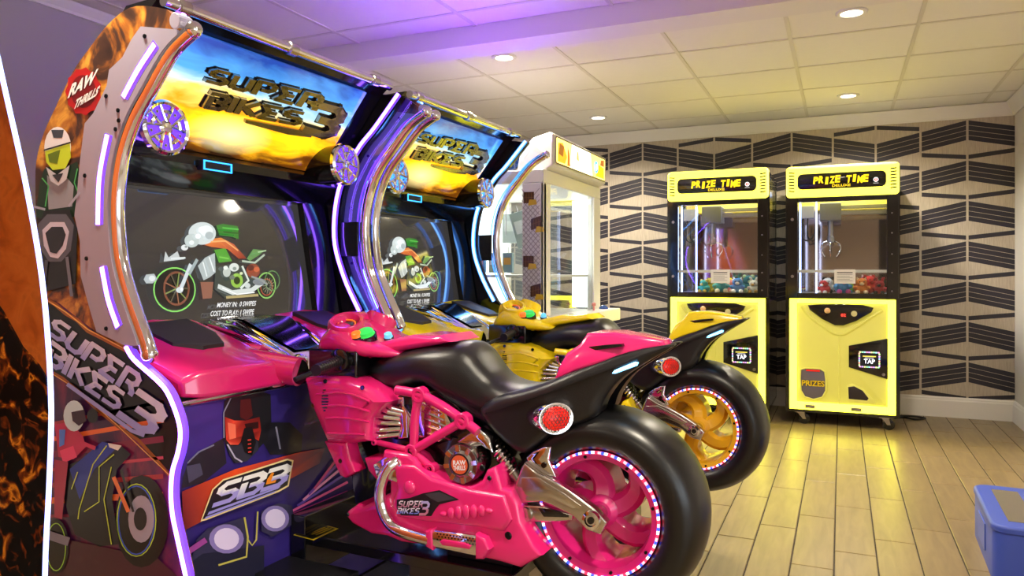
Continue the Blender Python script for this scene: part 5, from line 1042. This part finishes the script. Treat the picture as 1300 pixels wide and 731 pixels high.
# plush toys lying in the two machines, each one its own
def plush(loc, r, c1, c2, kind, label, grp, rz=0):
    m1 = mat('plush_' + c1[1:], c1, .9, vary=.12, vscale=60, bump=.4); m2 = mat('plush_' + c2[1:], c2, .9)
    o = empty('plush_toy', loc, rz, label, 'plush toy', grp); P = lambda mb, nm, m: mb.build(nm, m, o)
    P(MB().ball((0, 0, r * .75), (r * .9, r * .8, r * .75), 14, 10), 'body', m1)
    P(MB().ball((0, -r * .3, r * 1.55), (r * .72, r * .66, r * .62), 14, 10), 'head', m1)
    P(MB().ball((0, -r * .85, r * 1.42), (r * .3, r * .22, r * .22), 10, 8), 'muzzle', m2)
    for s in (-1, 1):
        if kind == 'round': P(MB().ball((s * r * .5, -r * .25, r * 2.05), (r * .26, r * .16, r * .26), 10, 8), 'ear', m2)
        elif kind == 'long': P(MB().tube([(s * r * .3, -r * .2, r * 1.9), (s * r * .5, -r * .2, r * 2.5), (s * r * .75, -r * .2, r * 2.6)], [r * .2, r * .22, r * .1], 8), 'ear', m1)
        else: P(MB().tube([(s * r * .4, -r * .25, r * 1.9), (s * r * .55, -r * .25, r * 2.3)], [r * .24, r * .03], 8), 'ear', m2)
        P(MB().ball((s * r * .27, -r * .9, r * 1.68), r * .09, 8, 6), 'eye', 'gloss'); P(MB().ball((s * r * .8, -r * .4, r * .9), (r * .28, r * .45, r * .26), 10, 8), 'arm', m1); P(MB().ball((s * r * .5, -r * .75, r * .3), (r * .3, r * .42, r * .28), 10, 8), 'foot', m2)
    return o
LT = [('teal', '#3aa8a0', '#e0c060', 'round'), ('olive yellow', '#b8a83a', '#8a7a20', 'point'), ('turquoise', '#48b8b0', '#f0e0c0', 'long'), ('coral pink', '#e88a80', '#f4d0c0', 'round'), ('sky blue', '#4a8ac8', '#f0f0f0', 'point'), ('deep teal', '#2a8088', '#c8d8a0', 'round'), ('white', '#d8d4c8', '#c89a4a', 'long'), ('bright yellow', '#d8c020', '#604a10', 'round'), ('aqua', '#5ac8c0', '#3060a0', 'point')]
RT = [('red and white', '#c83a38', '#f0e8e0', 'round'), ('white', '#e8e8ec', '#1c1c20', 'round'), ('light blue', '#58a8e0', '#e05aa0', 'long'), ('lime green', '#88c850', '#50b0d0', 'point'), ('orange', '#e08030', '#f4d8a0', 'point'), ('scarlet', '#d83028', '#a81810', 'round'), ('dark red', '#a82028', '#202024', 'long'), ('violet', '#8a6ac8', '#e0d0f4', 'round'), ('crimson', '#c02040', '#f0c0c0', 'point')]
for base, lst, side in ((clL.location, LT, 'left'), (clR.location, RT, 'right')):
    for k, (nm, c1, c2, kd) in enumerate(lst):
        row = k % 2 if k < 8 else 1; x = -.11 + .075 * k if k < 7 else (.02 if k == 7 else .2); x, y = [(-.12, .14), (-.1, .36), (.005, .16), (.06, .37), (.145, .14), (.2, .36), (.275, .15), (.02, .55), (.2, .55)][k]
        if k < 7: pass
        plush((base.x + x, base.y + y, 1.031), .05 + .008 * (k % 3), c1, c2, kd, '%s plush toy with %s ears inside the %s claw machine' % (nm, {'round': 'round', 'long': 'long', 'point': 'pointed'}[kd], side), 'plush toys in the %s claw machine' % side, R(-30 + 23 * k % 60))
# cable on the floor beside the right machine
tag(MB().tube(spline([(.40, 6.85, .008), (.47, 6.92, .008), (.55, 6.86, .008), (.63, 6.95, .008), (.52, 7.0, .008), (.44, 6.97, .008), (.36, 6.99, .009)], 6), .008, 8).build('power_cable', 'black'), 'black power cable curled on the floor by the right claw machine', 'cable')

# ============================================================ WHITE PRIZE MACHINE
def white_machine():
    X0, X1, Y0, Y1 = -2.5, -1.7, 4.33, 5.53
    root = empty('prize_vending_machine', (X1, Y0, 0), 0, 'white prize machine with lit gold sign and chocolate bar pictures', 'prize machine')
    P = lambda mb, nm, m, par=root, **k: mb.build(nm, m, par, **k)
    w, d = X1 - X0, Y1 - Y0          # local: x -w..0, y 0..d ; front is x=0
    b = MB(); b.box(-w, 0, 0, d, .0, .92); b.box(-w, 0, 0, d, 1.765, 1.85)
    for x, y in ((-w, 0), (-.02, 0), (-w, d - .05), (-.05, d - .05)): b.box(x, x + (.05 if x < -.1 or y > 0 else .02), y, y + .05, .92, 1.765)
    b.box(-w, -w + .02, 0, d, .92, 1.765); b.box(-.145, -.0, .0, .012, .92, 1.765)
    body = P(b, 'cabinet_body', 'white', smooth=False, bevel=.006)
    P(MB().box(-.05, 0, d - .16, d - .05, .92, 1.765), 'front_stile', 'white', smooth=False); P(MB().box(-.05, .0, .012, .12, .92, 1.765), 'front_stile', 'white', smooth=False)
    P(MB().box(-.02, -.012, .12, d - .16, .92, 1.765), 'front_glass', 'glass', smooth=False); P(MB().box(-w + .05, -.145, .004, .01, .92, 1.765), 'side_glass', 'glass', smooth=False)
    P(MB().box(-w + .02, -w + .03, .05, d - .02, .93, 1.76), 'back_light_panel', 'whitelit', smooth=False); P(MB().box(-.22, -.05, d - .03, d - .02, .93, 1.76), 'end_light_panel', 'whitelit', smooth=False)
    P(MB().box(-w + .05, -.22, d - .03, d - .025, .93, 1.76), 'end_glass', 'glass', smooth=False)
    # sign box on top
    sg = [(-.02, 1.85), (.04, 1.88), (.045, 2.075), (.02, 2.09), (-.1, 2.06), (-.19, 1.95), (-.21, 1.85)]
    P(MB().prism(sg, .06, d), 'sign_box', 'white', smooth=False, bevel=.01)
    sm = lambda y, z, e: (.047 + e, y, z); a = Art(sm, .0006); a.poly(rrect(.09, d - .03, 1.892, 2.068, .02), '#3a3020'); a.poly(rrect(.1, d - .04, 1.9, 2.06, .016), '#f0d070')
    a.poly([(.35, 1.9), (.85, 1.9), (.8, 2.06), (.4, 2.06)], '#fff8d0'); a.poly([(.12, 1.91), (.26, 1.91), (.3, 1.96), (.22, 2.04), (.13, 2.03)], '#c88a20'); a.poly([(.14, 1.96), (.22, 1.95), (.24, 2.02), (.16, 2.03)], '#7a4a18'); a.poly([(.3, 1.905), (.36, 1.905), (.34, 1.99), (.31, 2.03)], '#e05a20'); a.poly([(.92, 1.91), (1.12, 1.91), (1.12, 1.99), (.98, 2.0)], '#d8a018'); a.poly(circ(.93, 1.975, .045), '#4a90d8'); a.poly(circ(.93, 1.975, .025), '#f0f4ff'); a.poly([(1.02, 2.0), (1.12, 2.0), (1.12, 2.05), (1.04, 2.04)], '#8a5020'); a.poly([(.48, 1.97), (.53, 1.96), (.52, 2.02), (.49, 2.03)], '#b09050')
    P(a, 'lit_sign', attr_mat('gold_sign', .25, es=1.6), smooth=False)
    # patterned strip with chocolate bars on the side
    a = Art(lambda x, z, e: (x, -.001 - e, z), .0005); a.poly([(-.14, .93), (-.02, .93), (-.02, 1.755), (-.14, 1.755)], '#e4dfe2')
    for k in range(-4, 30):
        z = .93 + .035 * k
        def seg(x0, z0, x1, z1):
            if z1 < .93 or z0 < .93 or z1 > 1.755 or z0 > 1.755: return
            a.line([(x0, z0), (x1, z1)], .0045, '#a89aa2')
        seg(-.14, z, -.02, z + .13); seg(-.14, z + .13, -.02, z)
    for k, (x, z, sw_) in enumerate(((-.125, 1.67, 0), (-.075, 1.5, .02), (-.125, 1.27, 0), (-.075, 1.08, .02))):
        a.poly([(x, z - .035), (x + .07, z - .035 + sw_), (x + .07, z + .035 + sw_), (x, z + .035)], '#5a3418')
        for j in range(3): a.line([(x + .0175 * (j + 1), z - .033), (x + .0175 * (j + 1), z + .033)], .003, '#8a5a30')
        a.line([(x, z), (x + .07, z + sw_)], .003, '#8a5a30'); a.poly([(x + .03, z - .05), (x + .09, z - .045), (x + .085, z - .015), (x + .04, z - .012)], '#d8b020')
    P(a, 'chocolate_print', 'print', smooth=False)
    # control shelf with buttons
    sh = P(MB().box(0, .16, .1, d, .84, .93), 'control_shelf', 'white', smooth=False, bevel=.01)
    P(MB().lathe([(0, .008), (.03, .006), (.032, .015), (.05, .016), (.058, 0)], (.08, .78, .93), 'z', 14), 'joystick', mat('pink_ball', '#e08a8a', .3), sh); P(MB().ball((.08, 1.02, .932), (.035, .035, .028), 16, 10), 'blue_dome', mat('blue_dome', '#2a4a90', .2, coat=.5), sh)
    P(MB().box(-w + .02, -.05, .02, d - .03, 1.17, 1.185), 'shelf', 'white', smooth=False)
    for y in (.16, .5, .85): P(MB().tube([(-.33, y, 1.65), (-.33, y, 1.45)], .004, 6), 'hook', 'steel')
    ld = bpy.data.lights.new('display_light', 'AREA'); ld.energy = 6; ld.color = (.93, 1, .95); ld.shape = 'RECTANGLE'; ld.size = .5; ld.size_y = 1.0
    lo = bpy.data.objects.new('display_light', ld); col.objects.link(lo); lo.parent = root; lo.location = (-.4, .6, 1.755)
    return root
wm_ = white_machine()
def tagbox(name, x, y, z, sx, sy, sz, c, label, rz=0, ry=0, strip=None):
    o = empty(name, (x, y, z), rz, label, 'prize', 'prizes inside the white machine'); o.rotation_euler = (0, ry, rz)
    MB().box(-sx / 2, sx / 2, -sy / 2, sy / 2, -sz, 0).build('pack', mat('pack_' + c[1:], c, .4), o, smooth=False, bevel=.003); MB().box(-sx / 2 * .7, sx / 2 * .7, -sy / 2 - .002, -sy / 2, -sz * .6, -sz * .25).build('pack_print', mat('packp_' + c[1:], strip or '#d8dcd8', .4), o, smooth=False); MB().tube([(0, 0, 0), (0, 0, .04)], .003, 6).build('hanger', 'steel', o); return o
tagbox('hanging_prize', -1.95, 4.5, 1.6, .12, .02, .24, '#9aa8a4', 'grey-green prize card hanging tilted in the white machine', R(10), R(-16))
tagbox('hanging_prize', -2.06, 4.62, 1.6, .1, .02, .2, '#b8c0c0', 'pale grey prize card hanging behind the tilted one', R(5))
for k, c in enumerate(('#7aa8a4', '#5a8a90', '#a8b8a0', '#86a0a8')): tagbox('prize_pack', -2.3 + .1 * k, 4.46, 1.33, .07, .03, .13, c, ['teal', 'blue-grey', 'sage', 'slate'][k] + ' prize pack in the row at mid height of the white machine', 0, 0, ['#e8e0c0', '#c8783a', '#f0f0f0', '#d8a050'][k])

# ============================================================ GAME AT THE LEFT EDGE
M['embers'] = ramp_mat('ember_print', [(.0, '#0c0806'), (.52, '#140c08'), (.6, '#8a3c0a'), (.67, '#ffa428'), (.73, '#6a2c08'), (1, '#120a06')], scale=22, dist=1.2, rough=.35, detail=8)
M['rust'] = ramp_mat('rust_print', [(.2, '#8a3c10'), (.45, '#d06a22'), (.6, '#e07c30'), (.85, '#a04a18')], scale=16, dist=.6, rough=.4, detail=9)
lm = empty('arcade_game', (-1.9, .9, 0), 0, 'arcade game with rusty orange and ember print, cut by the left edge', 'arcade cabinet')
def lpt(u, v): d = ray(u, v); t = 1.0 / d.y; p = C0 + d * t; return (p.x + 1.9, p.z)
edge = [lpt(u, v) for u, v in ((-14, 20), (0, 85), (10, 130), (30, 220), (50, 330), (60, 420), (65, 520), (62, 620), (57, 731))] + [(.42, .3), (.44, .06)]
es_ = spline(edge, 5); wn = MB().prism([(x - .008, z) for x, z in es_] + [(-.5, .04), (-.5, 1.5), (-.1, 1.86)], .1, .11).build('side_panel', 'rust', lm, smooth=False)
lowe = [lpt(u, v) for u, v in ((-60, 340), (-20, 360), (5, 395), (30, 440), (50, 462), (61, 480), (64, 520), (62, 620), (57, 731))] + [(.42, .3), (.42, .06), (-.45, .06), (-.45, 1.1)]
MB().prism(lowe, .096, .1).build('ember_print', 'embers', wn, smooth=False)
MB().tube([(x, .1, z) for x, z in es_], .005, 8).build('edge_light', 'ledx', wn)
MB().prism([(-.5, .04), (.1, .04), (.1, .8), (-.1, .95), (-.2, 1.4), (-.05, 1.5), (-.1, 1.8), (-.5, 1.8)], -.55, .098).build('cabinet_body', 'gloss', lm, smooth=False)
MB().prism(es_ + [(-.5, .04), (-.5, 1.5), (-.1, 1.86)], -.58, -.55).build('side_panel', 'rust', lm, smooth=False)

# ============================================================ BLUE STEP AT THE RIGHT EDGE
M['blue'] = mat('blue_plastic', '#3f57bd', .4, vary=.04)
stp = empty('step_stool', (.86, 3.70, 0), R(-2), 'blue plastic step with grey grip strips at the right edge', 'step stool')
MB().pillow(rrect(-.31, .31, -.32, .32, .06), .0, .2, .006, 2, axis='z').build('step_body', 'blue', stp)
MB().pillow(rrect(-.315, .315, -.325, .325, .06), .197, .222, .012, 4, axis='z').build('step_top', 'blue', stp)
M['grip'] = mat('grip_grit', '#6e6658', .9, vary=.5, vscale=300, bump=.5)
for x in (-.2, 0, .2): MB().box(x - .05, x + .05, -.24, .24, .22, .2235).build('grip_strip', 'grip', stp, smooth=False)
MB().box(-.315, -.311, -.1, .1, .05, .16).build('side_label', mat('blue_label', '#5a70d0', .4), stp, smooth=False)
